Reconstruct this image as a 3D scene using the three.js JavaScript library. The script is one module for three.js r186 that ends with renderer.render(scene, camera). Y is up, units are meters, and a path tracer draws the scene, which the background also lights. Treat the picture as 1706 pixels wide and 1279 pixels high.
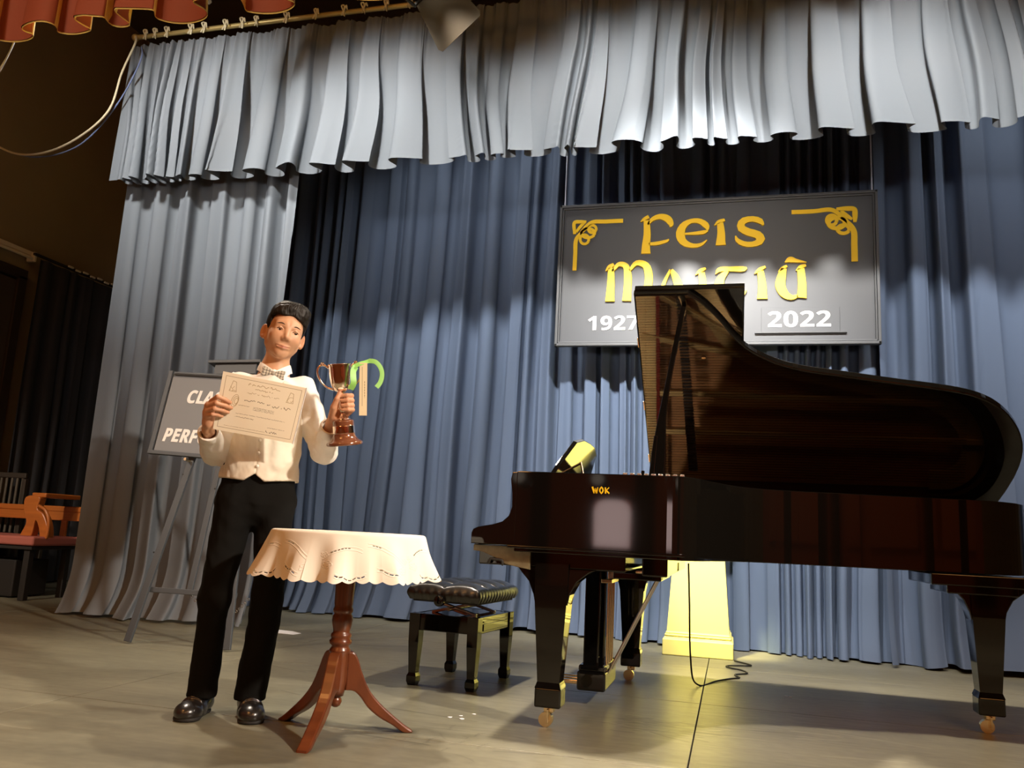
import * as THREE from 'three';
import { RoundedBoxGeometry } from 'three/addons/geometries/RoundedBoxGeometry.js';
import { mergeGeometries, mergeVertices, toCreasedNormals } from 'three/addons/utils/BufferGeometryUtils.js';
import { FontLoader } from 'three/addons/loaders/FontLoader.js';
import { TextGeometry } from 'three/addons/geometries/TextGeometry.js';
import { RectAreaLightUniformsLib } from 'three/addons/lights/RectAreaLightUniformsLib.js';

// ------------------------------------------------------------------ camera, exposure, large lights
RectAreaLightUniformsLib.init();
const scene = new THREE.Scene();
scene.background = new THREE.Color(0x000000);
const renderer = new THREE.WebGLRenderer({ antialias: true });
renderer.toneMapping = THREE.LinearToneMapping;
renderer.toneMappingExposure = 1.0;
renderer.shadowMap.enabled = true;

// world: x runs along the back curtain, y up from the stage floor, z towards the audience
const camera = new THREE.PerspectiveCamera(2 * Math.atan(639.5 / 1385) * 180 / Math.PI, 1706 / 1279, 0.05, 60);
camera.position.set(0, 0.74, 0);
{
  const pitch = 10.155 * Math.PI / 180, roll = 2.995 * Math.PI / 180, yaw = 15.107 * Math.PI / 180;
  camera.rotation.order = 'YXZ';
  camera.rotation.set(pitch, yaw, roll);
}
scene.add(camera);

// large warm house lights over the auditorium (their glowing panels are built with the room)
const HOUSE = { color: 0xffb061, power: 15, spots: [[-3.2, 1.2], [3.2, 1.2], [-3.2, 5.2], [3.2, 5.2], [0, 8.8]] };
// lanterns on the bar in front of the valance: [x, y, z, target x, y, z, candela, half angle, penumbra, warm]
const LANTERNS = [
  { at: [-4.1, 4.25, -3.34], to: [-3.9, 3.0, -6.0], power: 30, angle: 0.72, pen: 1, warm: 0xfffaf2, label: 'stage lantern nearest the left end of the valance' },
  { at: [-2.5, 4.25, -3.34], to: [-2.5, 2.55, -6.2], power: 38, angle: 0.64, pen: 1, warm: 0xfffaf2, label: 'stage lantern above the boy, aimed at the backdrop' },
  { at: [0.9, 4.25, -3.34], to: [0.9, 2.55, -6.2], power: 38, angle: 0.64, pen: 1, warm: 0xfffaf2, label: 'stage lantern above the piano lid, aimed at the backdrop' },
  { at: [2.7, 4.25, -3.34], to: [2.6, 2.55, -6.2], power: 38, angle: 0.64, pen: 1, warm: 0xfffaf2, label: 'stage lantern nearest the right end of the valance' },
  { at: [-0.8, 4.25, -3.34], to: [-0.8, 2.55, -6.2], power: 38, angle: 0.64, pen: 1, warm: 0xfffaf2, label: 'stage lantern above the stool, aimed at the backdrop' },
  { at: [-2.6, 4.5, -5.72], to: [-2.5, 2.6, -6.5], power: 3.6, angle: 0.95, pen: 1, warm: 0xfffaf2, label: 'lantern hidden behind the valance, above the trophy' },
  { at: [-1.7, 4.5, -5.72], to: [-1.7, 2.6, -6.5], power: 3.6, angle: 0.95, pen: 1, warm: 0xfffaf2, label: 'lantern hidden behind the valance, above the piano stool' },
  { at: [2.0, 4.5, -5.62], to: [2.1, 2.6, -6.4], power: 4, angle: 0.95, pen: 1, warm: 0xfffaf2, label: 'lantern hidden behind the valance, right of the sign' },
  { at: [-0.25, 4.25, -3.34], to: [-0.25, 1.65, -6.17], power: 130, angle: 0.42, pen: 1, warm: 0xfffaf2, label: 'unseen stage lantern added to brighten the hanging sign' },  // extra lantern, added to lift the board and its letters
  { at: [-1.0, 4.43, -4.12], to: [-0.216, 0.72, -5.85], power: 300, angle: 0.095, pen: 0.6, warm: 0xffee9e, label: 'unseen stage lantern added to light up the yellow pedestal' },  // added source that makes the pedestal bright
  { at: [-3.5, 4.36, -4.12], to: [-2.8, 0.0, -2.2], power: 50, angle: 0.62, pen: 0.9, label: 'unseen stage lantern added above the easel to brighten the floor' },  // added downlight, lifts the left part of the floor
  { at: [-1.83, 3.97, -4.12], to: [0.0, 0.9, -3.9], power: 110, angle: 0.5, edge: [0.84, 0.54, 0.27], seen: true, label: 'black stage lantern with open barn doors hanging at the top of the picture' },
  { at: [0.62, 4.38, -4.12], to: [0.0, 0.0, -3.5], power: 58, angle: 0.9, label: 'stage lantern over the tail of the piano' },
];
const FRONT = [
  { at: [4.5, 4.1, -0.9], to: [-1.4, 1.0, -3.0], power: 190, angle: 0.36, label: 'lantern on the right side wall aimed at the boy' },
  { at: [-5.6, 4.6, 0.2], to: [-3.15, 1.35, -4.3], power: 60, angle: 0.2, pen: 0.9, label: 'unseen lantern by the left side wall added to brighten the easel' },  // narrow beam added to brighten the easel and its board
  { at: [-5.0, 4.6, 1.5], to: [-5.9, 0.8, -6.0], power: 110, angle: 0.17, pen: 0.9, label: 'unseen lantern over the left aisle added to brighten the wing' },  // added beam, brightens the settle and the wing
  { at: [-0.4, 1.9, 7.2], to: [-0.16, 2.85, -6.17], power: 300, angle: 0.085, pen: 0.6, soft: 24, label: 'unseen lantern in the auditorium added to brighten the hanging sign' },  // second added sign light, hung free in the auditorium
  ...[-3.9, -2.4, -0.9, 1.6, 3.0].map((x, i) => ({ at: [x * 0.9, 1.7, 7.2], to: [x, 3.55, -6.4], power: 100, angle: 0.125, pen: 0.9, color: 0xfaf8f6, soft: 24, label: ['first', 'second', 'third', 'fourth', 'fifth'][i] + ' added unseen fill lantern from the left in the auditorium' })),  // added fill for the upper curtains; no balcony is built
];

// ------------------------------------------------------------------ helpers
const rng = (a) => () => { a |= 0; a = (a + 0x6d2b79f5) | 0; let t = Math.imul(a ^ (a >>> 15), 1 | a); t = (t + Math.imul(t ^ (t >>> 7), 61 | t)) ^ t; return ((t ^ (t >>> 14)) >>> 0) / 4294967296; };
const V = (x, y, z) => new THREE.Vector3(x, y, z);
const used = new Map();
function numbered(name) { const n = used.get(name) ?? 0; used.set(name, n + 1); return n ? name + '_' + String(n).padStart(3, '0') : name; }
function tag(o, label, category, group) { o.userData.label = label; o.userData.category = category; if (group) o.userData.group = group; return o; }
function thing(name, label, category, [x, y, z] = [0, 0, 0], turn = 0, group) {
  const o = new THREE.Group(); o.name = numbered(name); o.position.set(x, y, z); o.rotation.y = turn; scene.add(o); return tag(o, label, category, group);
}
function mesh(name, geo, mat, parent) {
  const m = new THREE.Mesh(Array.isArray(geo) ? join(geo) : geo, mat);
  m.name = parent === scene ? numbered(name) : name; m.castShadow = m.receiveShadow = true; parent.add(m);
  if (parent !== scene) { const same = parent.children.filter((c) => c.name.replace(/_\d{3}$/, '') === name).length - 1; if (same > 0) m.name = name + '_' + String(same).padStart(3, '0'); }
  return m;
}
function struct(name, geo, mat, parent = scene) { const m = mesh(name, geo, mat, parent); if (parent === scene) m.userData.kind = 'structure'; return m; }
function join(list) {
  const gs = list.map((g) => { const n = g.index ? g.toNonIndexed() : g; for (const k of Object.keys(n.attributes)) if (!['position', 'normal', 'uv'].includes(k)) n.deleteAttribute(k); if (!n.attributes.uv) n.setAttribute('uv', new THREE.Float32BufferAttribute(new Float32Array(n.attributes.position.count * 2), 2)); return n; });
  return mergeGeometries(gs);
}
const box = (w, h, d, x = 0, y = 0, z = 0, r = 0.004) => { const g = r > 0 ? new RoundedBoxGeometry(w, h, d, 2, Math.min(r, w / 2.01, h / 2.01, d / 2.01)) : new THREE.BoxGeometry(w, h, d); g.translate(x, y, z); return g; };
function tube(pts, r, seg = 0, rad = 8, closed = false) {
  const c = new THREE.CatmullRomCurve3(pts.map((p) => V(...p)), closed, 'centripetal');
  const g = new THREE.TubeGeometry(c, seg || pts.length * 8, r, rad, closed);
  if (closed) return g;
  const caps = [0, 1].map((t) => { const s = new THREE.SphereGeometry(r * 0.995, rad, 6); const p = c.getPoint(t); s.translate(p.x, p.y, p.z); return s; });
  return join([g, ...caps]);
}
function bar(a, b, w, d, r = 0.003) { // rectangular bar from a to b
  const A = V(...a), B = V(...b), L = A.distanceTo(B); const g = new RoundedBoxGeometry(w, L, d, 2, Math.min(r, w / 2.1, d / 2.1));
  g.applyQuaternion(new THREE.Quaternion().setFromUnitVectors(V(0, 1, 0), B.clone().sub(A).normalize())); const m = A.add(B).multiplyScalar(0.5); g.translate(m.x, m.y, m.z); return g;
}
function rod(a, b, r0, r1 = r0, seg = 12) {
  const A = V(...a), B = V(...b), L = A.distanceTo(B); const g = new THREE.CylinderGeometry(r1, r0, L, seg);
  g.applyQuaternion(new THREE.Quaternion().setFromUnitVectors(V(0, 1, 0), B.clone().sub(A).normalize())); const m = A.add(B).multiplyScalar(0.5); g.translate(m.x, m.y, m.z); return g;
}
const lathe = (pts, seg = 40) => new THREE.LatheGeometry(pts.map(([r, y]) => new THREE.Vector2(r, y)), seg);
function extrude(pts, depth, bevel = 0, opt = {}) {
  const s = pts.isShape ? pts : new THREE.Shape(pts.map(([x, y]) => new THREE.Vector2(x, y)));
  return new THREE.ExtrudeGeometry(s, { depth, bevelEnabled: bevel > 0, bevelSize: bevel, bevelThickness: bevel, bevelOffset: -bevel, bevelSegments: 2, curveSegments: 16, ...opt });
}
function spline2(pts, n, closed = false) { return new THREE.CatmullRomCurve3(pts.map(([x, y]) => V(x, y, 0)), closed, 'centripetal').getPoints(n).map((p) => [p.x, p.y]); }
// a pen stroke of changing width: [x, y, width] -> outline polygon
function stroke(pts, n = 24) {
  const c = new THREE.CatmullRomCurve3(pts.map(([x, y, w]) => V(x, y, w)), false, 'centripetal'); const L = [], R = [];
  for (let i = 0; i <= n; i++) { const p = c.getPoint(i / n), t = c.getTangent(i / n), l = Math.hypot(t.x, t.y) || 1, nx = -t.y / l, ny = t.x / l, h = Math.max(p.z, 0.0008) / 2; L.push([p.x + nx * h, p.y + ny * h]); R.push([p.x - nx * h, p.y - ny * h]); }
  return [...L, ...R.reverse()];
}
// value noise
function noise2(seed) {
  const r = rng(seed), N = 64, g = Array.from({ length: N * N }, r);
  const f = (x, y) => { const xi = Math.floor(x), yi = Math.floor(y), u = x - xi, v = y - yi, s = u * u * (3 - 2 * u), t = v * v * (3 - 2 * v), G = (a, b) => g[((b % N + N) % N) * N + ((a % N + N) % N)]; return (G(xi, yi) * (1 - s) + G(xi + 1, yi) * s) * (1 - t) + (G(xi, yi + 1) * (1 - s) + G(xi + 1, yi + 1) * s) * t; };
  return (x, y, oct = 1) => { let a = 0, w = 1, n = 0; for (let o = 0; o < oct; o++) { a += w * f(x, y); n += w; x *= 2.03; y *= 2.03; w *= 0.5; } return a / n; };
}
// textures
function dataTex(w, h, fn, { srgb = false, repeat } = {}) {
  const d = new Uint8Array(w * h * 4);
  for (let y = 0; y < h; y++) for (let x = 0; x < w; x++) { const c = fn(x / w, y / h, x, y), i = (y * w + x) * 4; if (typeof c === 'number') { d[i] = d[i + 1] = d[i + 2] = c * 255; } else { d[i] = c[0] * 255; d[i + 1] = c[1] * 255; d[i + 2] = c[2] * 255; } d[i + 3] = 255; }
  const t = new THREE.DataTexture(d, w, h); t.magFilter = THREE.LinearFilter; t.minFilter = THREE.LinearFilter; t.wrapS = t.wrapT = THREE.RepeatWrapping; if (srgb) t.colorSpace = THREE.SRGBColorSpace; if (repeat) t.repeat.set(...repeat); t.needsUpdate = true; return t;
}
function canvasTex(w, h, draw, srgb = true) { const c = document.createElement('canvas'); c.width = w; c.height = h; draw(c.getContext('2d'), w, h); const t = new THREE.CanvasTexture(c); if (srgb) t.colorSpace = THREE.SRGBColorSpace; t.wrapS = t.wrapT = THREE.ClampToEdgeWrapping; return t; }
const std = (o) => new THREE.MeshStandardMaterial(o), phy = (o) => new THREE.MeshPhysicalMaterial(o);
const lin = (r, g, b) => new THREE.Color().setRGB(r, g, b);

// naive surface nets over a signed distance field
function surface(f, lo, hi, cell) {
  const n = [0, 1, 2].map((i) => Math.ceil((hi[i] - lo[i]) / cell) + 1), [nx, ny, nz] = n, F = new Float32Array(nx * ny * nz);
  let k = 0; for (let z = 0; z < nz; z++) for (let y = 0; y < ny; y++) for (let x = 0; x < nx; x++) F[k++] = f(lo[0] + x * cell, lo[1] + y * cell, lo[2] + z * cell);
  const id = new Int32Array(nx * ny * nz).fill(-1), pos = [], idx = [], sx = 1, sy = nx, sz = nx * ny, off = [0, sx, sy, sx + sy, sz, sx + sz, sy + sz, sx + sy + sz];
  const E = [[0, 1], [2, 3], [4, 5], [6, 7], [0, 2], [1, 3], [4, 6], [5, 7], [0, 4], [1, 5], [2, 6], [3, 7]];
  for (let z = 0; z < nz - 1; z++) for (let y = 0; y < ny - 1; y++) for (let x = 0; x < nx - 1; x++) {
    const b = x + y * sy + z * sz; let m = 0; for (let i = 0; i < 8; i++) if (F[b + off[i]] < 0) m |= 1 << i;
    if (m === 0 || m === 255) continue;
    let px = 0, py = 0, pz = 0, c = 0;
    for (const [a, d] of E) { const fa = F[b + off[a]], fd = F[b + off[d]]; if (fa < 0 === fd < 0) continue; const t = fa / (fa - fd); px += (a & 1) + t * ((d & 1) - (a & 1)); py += ((a >> 1) & 1) + t * (((d >> 1) & 1) - ((a >> 1) & 1)); pz += ((a >> 2) & 1) + t * (((d >> 2) & 1) - ((a >> 2) & 1)); c++; }
    id[b] = pos.length / 3; pos.push(lo[0] + (x + px / c) * cell, lo[1] + (y + py / c) * cell, lo[2] + (z + pz / c) * cell);
  }
  const quad = (a, b, c, d, flip) => { if (a < 0 || b < 0 || c < 0 || d < 0) return; if (flip) idx.push(a, c, b, b, c, d); else idx.push(a, b, c, b, d, c); };
  for (let z = 1; z < nz - 1; z++) for (let y = 1; y < ny - 1; y++) for (let x = 1; x < nx - 1; x++) {
    const b = x + y * sy + z * sz, s = F[b] < 0;
    if (s !== F[b + sx] < 0) quad(id[b - sy - sz], id[b - sz], id[b - sy], id[b], !s);
    if (s !== F[b + sy] < 0) quad(id[b - sx - sz], id[b - sx], id[b - sz], id[b], !s);
    if (s !== F[b + sz] < 0) quad(id[b - sx - sy], id[b - sy], id[b - sx], id[b], !s);
  }
  const g = new THREE.BufferGeometry(); g.setAttribute('position', new THREE.Float32BufferAttribute(pos, 3)); g.setIndex(idx); g.computeVertexNormals();
  // normals from the field where they disagree in sign
  const uv = new Float32Array(pos.length / 3 * 2); for (let i = 0; i < uv.length / 2; i++) { uv[2 * i] = pos[3 * i] + pos[3 * i + 2]; uv[2 * i + 1] = pos[3 * i + 1]; }
  g.setAttribute('uv', new THREE.Float32BufferAttribute(uv, 2)); return g;
}
// distance functions on plain numbers
const smin = (a, b, k) => { const h = Math.max(k - Math.abs(a - b), 0) / k; return Math.min(a, b) - h * h * k * 0.25; };
const smax = (a, b, k) => -smin(-a, -b, k);
const sph = (x, y, z, c, r) => Math.hypot(x - c[0], y - c[1], z - c[2]) - r;
function ell(x, y, z, c, r) { const a = (x - c[0]) / r[0], b = (y - c[1]) / r[1], d = (z - c[2]) / r[2], k0 = Math.hypot(a, b, d), k1 = Math.hypot(a / r[0], b / r[1], d / r[2]); return k1 > 1e-9 ? k0 * (k0 - 1) / k1 : -Math.min(...r); }
function cap(x, y, z, a, b, ra, rb) { // capsule with changing radius
  const bx = b[0] - a[0], by = b[1] - a[1], bz = b[2] - a[2], px = x - a[0], py = y - a[1], pz = z - a[2]; const t = Math.min(1, Math.max(0, (px * bx + py * by + pz * bz) / (bx * bx + by * by + bz * bz + 1e-12)));
  return Math.hypot(px - bx * t, py - by * t, pz - bz * t) - (ra + (rb - ra) * t);
}

// ------------------------------------------------------------------ materials
const weave = dataTex(128, 128, (u, v, x, y) => 0.5 + 0.25 * Math.sin(x * Math.PI / 2) * Math.cos(y * Math.PI / 2) + 0.25 * (((x * 7 + y * 13) % 5) / 5 - 0.5), { repeat: [14, 14] });
const nz = noise2(5);
const blotch = (seed, a, b, fx = 1, fy = 1) => { const n = noise2(seed); return dataTex(256, 256, (u, v) => { const k = n(u * 8 * fx, v * 8 * fy, 4); return [0, 1, 2].map((i) => a[i] + (b[i] - a[i]) * k); }, { srgb: true }); };
const M = {
  backdrop: phy({ color: lin(0.088, 0.124, 0.20), roughness: 0.85, sheen: 0.25, sheenRoughness: 0.5, sheenColor: lin(0.45, 0.62, 0.75), bumpMap: weave, bumpScale: 0.0006, side: THREE.DoubleSide }),
  valance: phy({ color: lin(0.145, 0.166, 0.192), roughness: 0.75, sheen: 0.3, sheenRoughness: 0.5, sheenColor: lin(0.6, 0.65, 0.75), bumpMap: weave, bumpScale: 0.0006, side: THREE.DoubleSide }),
  blackDrape: std({ color: lin(0.02, 0.021, 0.025), roughness: 0.9, side: THREE.DoubleSide }),
  pelmet: phy({ color: lin(0.26, 0.05, 0.012), roughness: 0.7, sheen: 0.2, sheenRoughness: 0.4, sheenColor: lin(1, 0.35, 0.12), side: THREE.DoubleSide }),
  pelmetLining: std({ color: lin(0.75, 0.5, 0.1), roughness: 0.7, side: THREE.DoubleSide }),
  piano: phy({ color: lin(0.004, 0.0036, 0.003), roughness: 0.045, ior: 1.5 }),
  brass: std({ color: lin(0.86, 0.7, 0.42), metalness: 1, roughness: 0.25 }),
  gold: std({ color: lin(0.8, 0.55, 0.22), metalness: 0.55, roughness: 0.38 }),
  copper: std({ color: lin(0.9, 0.5, 0.3), metalness: 1, roughness: 0.2 }),
  spruce: std({ map: blotch(21, [0.85, 0.62, 0.38], [0.74, 0.50, 0.28], 1, 6), roughness: 0.5 }),
  rawWood: std({ map: blotch(61, [0.52, 0.49, 0.38], [0.36, 0.32, 0.23], 6, 6), roughness: 0.5 }),
  felt: std({ color: lin(0.25, 0.01, 0.01), roughness: 0.95 }),
  steel: std({ color: lin(0.7, 0.68, 0.64), metalness: 1, roughness: 0.25 }),
  ivory: std({ color: lin(0.8, 0.77, 0.68), roughness: 0.3 }),
  leather: phy({ color: lin(0.008, 0.0075, 0.006), roughness: 0.3, clearcoat: 0.5, clearcoatRoughness: 0.3 }),
  mahogany: phy({ map: blotch(33, [0.47, 0.25, 0.13], [0.33, 0.16, 0.08], 5, 1), roughness: 0.3, clearcoat: 0.4, clearcoatRoughness: 0.2 }),
  oak: phy({ map: blotch(34, [0.76, 0.44, 0.18], [0.62, 0.34, 0.12], 1, 5), roughness: 0.4, clearcoat: 0.3, clearcoatRoughness: 0.25 }),
  salmon: std({ color: lin(0.42, 0.13, 0.10), roughness: 0.8 }),
  dark: std({ color: lin(0.012, 0.011, 0.01), roughness: 0.7 }),
  slat: std({ color: lin(0.09, 0.08, 0.06), roughness: 0.6 }),
  darkWood: std({ color: lin(0.03, 0.022, 0.014), roughness: 0.55 }),
  signBoard: phy({ color: lin(0.076, 0.082, 0.094), roughness: 0.45 }),
  signFrame: phy({ color: lin(0.09, 0.096, 0.105), roughness: 0.4 }),
  goldLetter: phy({ color: lin(1.0, 0.66, 0.02), roughness: 0.4, metalness: 0.1 }),
  white: std({ color: lin(0.85, 0.85, 0.83), roughness: 0.6 }),
  easel: std({ color: lin(0.062, 0.071, 0.082), roughness: 0.5 }),
  easelPanel: std({ color: lin(0.185, 0.196, 0.212), roughness: 0.55 }),
  rope: std({ color: lin(0.62, 0.55, 0.38), roughness: 0.9 }),
  blueRope: std({ color: lin(0.13, 0.17, 0.32), roughness: 0.9 }),
  paleRope: std({ color: lin(0.55, 0.6, 0.75), roughness: 0.9 }),
  rodMetal: std({ color: lin(0.6, 0.48, 0.2), roughness: 0.4, metalness: 0.6 }),
  tape: std({ color: lin(0.75, 0.7, 0.5), roughness: 0.85, side: THREE.DoubleSide }),
  lanternBlack: std({ color: lin(0.02, 0.018, 0.016), roughness: 0.5, metalness: 0.3 }),
  flap: std({ color: lin(0.10, 0.08, 0.05), roughness: 0.55, metalness: 0.3, side: THREE.DoubleSide }),
  fitting: std({ color: lin(0.75, 0.72, 0.55), roughness: 0.5 }),
  cable: std({ color: lin(0.01, 0.009, 0.008), roughness: 0.6 }),
  paper: std({ color: lin(0.8, 0.82, 0.85), roughness: 0.8, side: THREE.DoubleSide }),
  skin: phy({ color: lin(0.58, 0.325, 0.19), roughness: 0.5, vertexColors: true, sheen: 0.15, sheenColor: lin(1, 0.6, 0.4) }),
  hair: phy({ color: lin(0.009, 0.0065, 0.0045), roughness: 0.5, specularIntensity: 0.55, bumpMap: dataTex(256, 256, (u, v) => nz(u * 64, v * 6, 3), { repeat: [5, 5] }), bumpScale: 0.003 }),
  brow: std({ color: lin(0.05, 0.026, 0.014), roughness: 0.8 }),
  shirt: std({ color: lin(0.82, 0.80, 0.74), roughness: 0.85, bumpMap: weave, bumpScale: 0.0003 }),
  vest: phy({ color: lin(0.74, 0.68, 0.56), roughness: 0.6, sheen: 0.3, sheenColor: lin(1, 0.95, 0.85) }),
  trousers: phy({ color: lin(0.006, 0.006, 0.0055), roughness: 0.9, specularIntensity: 0.25, bumpMap: weave, bumpScale: 0.0003 }),
  shoe: phy({ color: lin(0.012, 0.01, 0.009), roughness: 0.3, clearcoat: 0.5, clearcoatRoughness: 0.15 }),
  eyeWhite: phy({ color: lin(0.72, 0.66, 0.6), roughness: 0.25 }),
  iris: phy({ color: lin(0.02, 0.01, 0.006), roughness: 0.15, clearcoat: 1 }),
  silver: std({ color: lin(0.95, 0.80, 0.69), metalness: 1, roughness: 0.12 }),
  plinth: phy({ color: lin(0.17, 0.06, 0.028), roughness: 0.15, clearcoat: 1, clearcoatRoughness: 0.05 }),
  pedestal: std({ color: lin(0.86, 0.80, 0.26), roughness: 0.55 }),
  ribbon: phy({ color: lin(0.27, 0.60, 0.13), roughness: 0.45, side: THREE.DoubleSide }),
};

// ------------------------------------------------------------------ the setting
{
  const plaster = (seed, a, b) => std({ map: blotch(seed, a, b), roughness: 0.9 });
  const stageWall = plaster(41, [0.62, 0.57, 0.45], [0.55, 0.50, 0.38]);
  const houseWall = std({ color: lin(0.60, 0.19, 0.11), roughness: 0.85 }), housePanel = std({ color: lin(0.66, 0.23, 0.13), roughness: 0.8 }), houseDark = std({ color: lin(0.05, 0.025, 0.018), roughness: 0.8 });
  const flat = (w, h, d, x, y, z) => { const g = new THREE.BoxGeometry(w, h, d); g.translate(x, y, z); return g; };
  struct('wall_left', flat(0.2, 7.6, 7.2, -7.0, 2.6, -4.9), stageWall);
  struct('wall_back', flat(12.9, 7.6, 0.2, -0.65, 2.6, -8.5), stageWall);
  struct('wall_right', flat(0.2, 7.6, 7.2, 5.7, 2.6, -4.9), stageWall);
  struct('ceiling', flat(12.9, 0.2, 20.2, -0.65, 6.5, 1.5), std({ color: lin(0.10, 0.075, 0.05), roughness: 0.9 }));
  struct('floor_auditorium', flat(12.9, 0.2, 13.2, -0.65, -1.05, 5.3), std({ color: lin(0.12, 0.05, 0.03), roughness: 0.8 }));
  struct('trim_stage_front', flat(12.5, 0.83, 0.12, -0.65, -0.485, -1.28), std({ color: lin(0.06, 0.03, 0.02), roughness: 0.6 }));
  // auditorium walls with raised panels between dark pilasters
  const side = (name, x, s) => {
    const w = struct(name, flat(0.2, 7.6, 13.2, x, 2.6, 5.3), houseWall);
    for (let i = 0; i < 5; i++) { struct('panel', box(0.05, 3.6, 1.5, x + s * 0.12, 2.6, 0.2 + i * 2.4, 0.01), housePanel, w); struct('pilaster', box(0.12, 6.8, 0.42, x + s * 0.15, 2.6, 1.4 + i * 2.4, 0.01), houseDark, w); }
  };
  side('wall_auditorium_left', -7.0, 1); side('wall_auditorium_right', 5.7, -1);
  const rear = struct('wall_rear', flat(12.9, 7.6, 0.2, -0.65, 2.6, 11.7), houseWall);
  for (let i = 0; i < 6; i++) struct('pilaster', box(0.4, 6.8, 0.14, -6.4 + i * 2.3, 2.6, 11.54, 0.01), houseDark, rear);
  const door = new THREE.Group(); door.name = 'door_2'; door.userData.kind = 'structure'; scene.add(door);
  struct('door_frame', box(1.5, 2.5, 0.1, 2.2, 0.3, 11.55, 0.01), houseDark, door); struct('door_leaf', box(1.26, 2.3, 0.06, 2.2, 0.25, 11.49, 0.01), std({ color: lin(0.3, 0.16, 0.08), roughness: 0.4 }), door);

  const glowPanel = new THREE.Group(); glowPanel.name = 'added_glow_panel_1'; glowPanel.userData.kind = 'structure'; scene.add(glowPanel);  // glowing panel added to give the piano rim its pale reflection
  struct('glow_pane', extrude([[-0.38, -0.5], [0.38, -0.5], ...spline2([[0.4, 0.25], [0.34, 0.42], [0.2, 0.5], [-0.2, 0.5], [-0.34, 0.42], [-0.4, 0.25]], 24)], 0.03).translate(-2.5, 1.05, 11.53), std({ color: lin(0.6, 0.5, 0.5), emissive: lin(1, 0.72, 0.68), emissiveIntensity: 5.5 }), glowPanel);
  struct('glow_pane_frame', [box(0.06, 1.1, 0.1, -2.94, 1.05, 11.54), box(0.06, 1.1, 0.1, -2.06, 1.05, 11.54), box(0.94, 0.06, 0.1, -2.5, 0.51, 11.54), box(0.94, 0.06, 0.1, -2.5, 1.6, 11.54)], houseDark, glowPanel);

  // stage floor: sheets of painted board laid over joists
  const fl = new THREE.Group(); fl.name = 'floor'; fl.userData.kind = 'structure'; scene.add(fl);
  const X0 = -6.9, X1 = 5.6, Z0 = -8.4, Z1 = -1.25, W = 2048, H = 1280;
  const sx = (x) => (x - X0) / (X1 - X0) * W, sz = (z) => (z - Z0) / (Z1 - Z0) * H;
  const floorMap = canvasTex(W, H, (c) => {
    const n = noise2(77), n2 = noise2(78), im = c.createImageData(W, H);
    for (let y = 0; y < H; y++) for (let x = 0; x < W; x++) {
      const k = n(x / 90, y / 60, 4), f = n2(x / 6, y / 4, 2), st = n2(x / 120, y / 3.2, 2), v = 0.90 + 0.26 * (k - 0.5) + 0.10 * (f - 0.5) + 0.10 * (st - 0.5), i = (y * W + x) * 4;
      im.data[i] = 132 * v; im.data[i + 1] = 129 * v; im.data[i + 2] = 109 * v; im.data[i + 3] = 255;
    }
    c.putImageData(im, 0, 0);
    const r = rng(4); c.lineCap = 'round';
    const scuff = (x, z, len, a, dark, w) => { c.strokeStyle = dark ? 'rgba(40,36,28,0.35)' : 'rgba(190,186,165,0.28)'; c.lineWidth = w; c.beginPath(); const X = sx(x), Y = sz(z); c.moveTo(X, Y); c.quadraticCurveTo(X + Math.cos(a) * len * 0.5 + (r() - 0.5) * 8, Y + Math.sin(a) * len * 0.5 + (r() - 0.5) * 8, X + Math.cos(a) * len, Y + Math.sin(a) * len); c.stroke(); };
    for (let i = 0; i < 420; i++) scuff(X0 + r() * 12.5, Z0 + r() * 7.1, 10 + r() * 60, (r() - 0.5) * 0.9, r() < 0.45, 0.6 + r() * 1.6);
    for (let i = 0; i < 46; i++) scuff(-0.52 + r() * 0.42, -3.74 + r() * 0.3, 8 + r() * 26, (r() - 0.5) * 1.3, i % 5 > 0, 0.8 + r() * 1.6);
    for (let i = 0; i < 22; i++) scuff(-0.30 + r() * 0.7, -4.3 + r() * 0.9, 12 + r() * 40, (r() - 0.5) * 0.5, r() < 0.6, 0.8 + r());
    for (let i = 0; i < 18; i++) scuff(-1.25 + r() * 0.5, -3.3 + r() * 0.5, 6 + r() * 12, r() * 3, true, 0.8);
  });
  floorMap.flipY = false;
  const bump = dataTex(256, 256, (u, v) => nz(u * 40, v * 40, 2), { repeat: [6, 4] });
  const floorMat = [0.36, 0.40, 0.44].map((roughness) => std({ map: floorMap, roughness, bumpMap: bump, bumpScale: 0.0008 }));
  struct('subfloor', flat(12.5, 0.1, 7.2, -0.65, -0.075, -4.85), std({ color: lin(0.03, 0.027, 0.02), roughness: 0.9 }), fl);
  const xs = [X0], zs = [Z0]; for (let x = -0.14 - 2.44 * 2; x < X1; x += 2.44) xs.push(x); xs.push(X1); for (let z = -4.2 - 1.22 * 3; z < Z1; z += 1.22) zs.push(z); zs.push(Z1);
  const r = rng(9);
  for (let i = 0; i + 1 < xs.length; i++) for (let j = 0; j + 1 < zs.length; j++) {
    const a = xs[i] + 0.0022, b = xs[i + 1] - 0.0022, c = zs[j] + 0.002, d = zs[j + 1] - 0.002, g = box(b - a, 0.025, d - c, (a + b) / 2, -0.0125 - r() * 0.0006, (c + d) / 2, 0.002), p = g.attributes.position, uv = g.attributes.uv;
    for (let k = 0; k < p.count; k++) uv.setXY(k, (p.getX(k) - X0) / (X1 - X0), (p.getZ(k) - Z0) / (Z1 - Z0));
    struct('floor_panel', g, floorMat[Math.floor(r() * 3)], fl);
  }
  // doorway in the side wall of the wing
  const dl = new THREE.Group(); dl.name = 'door_1'; dl.userData.kind = 'structure'; scene.add(dl);
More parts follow.
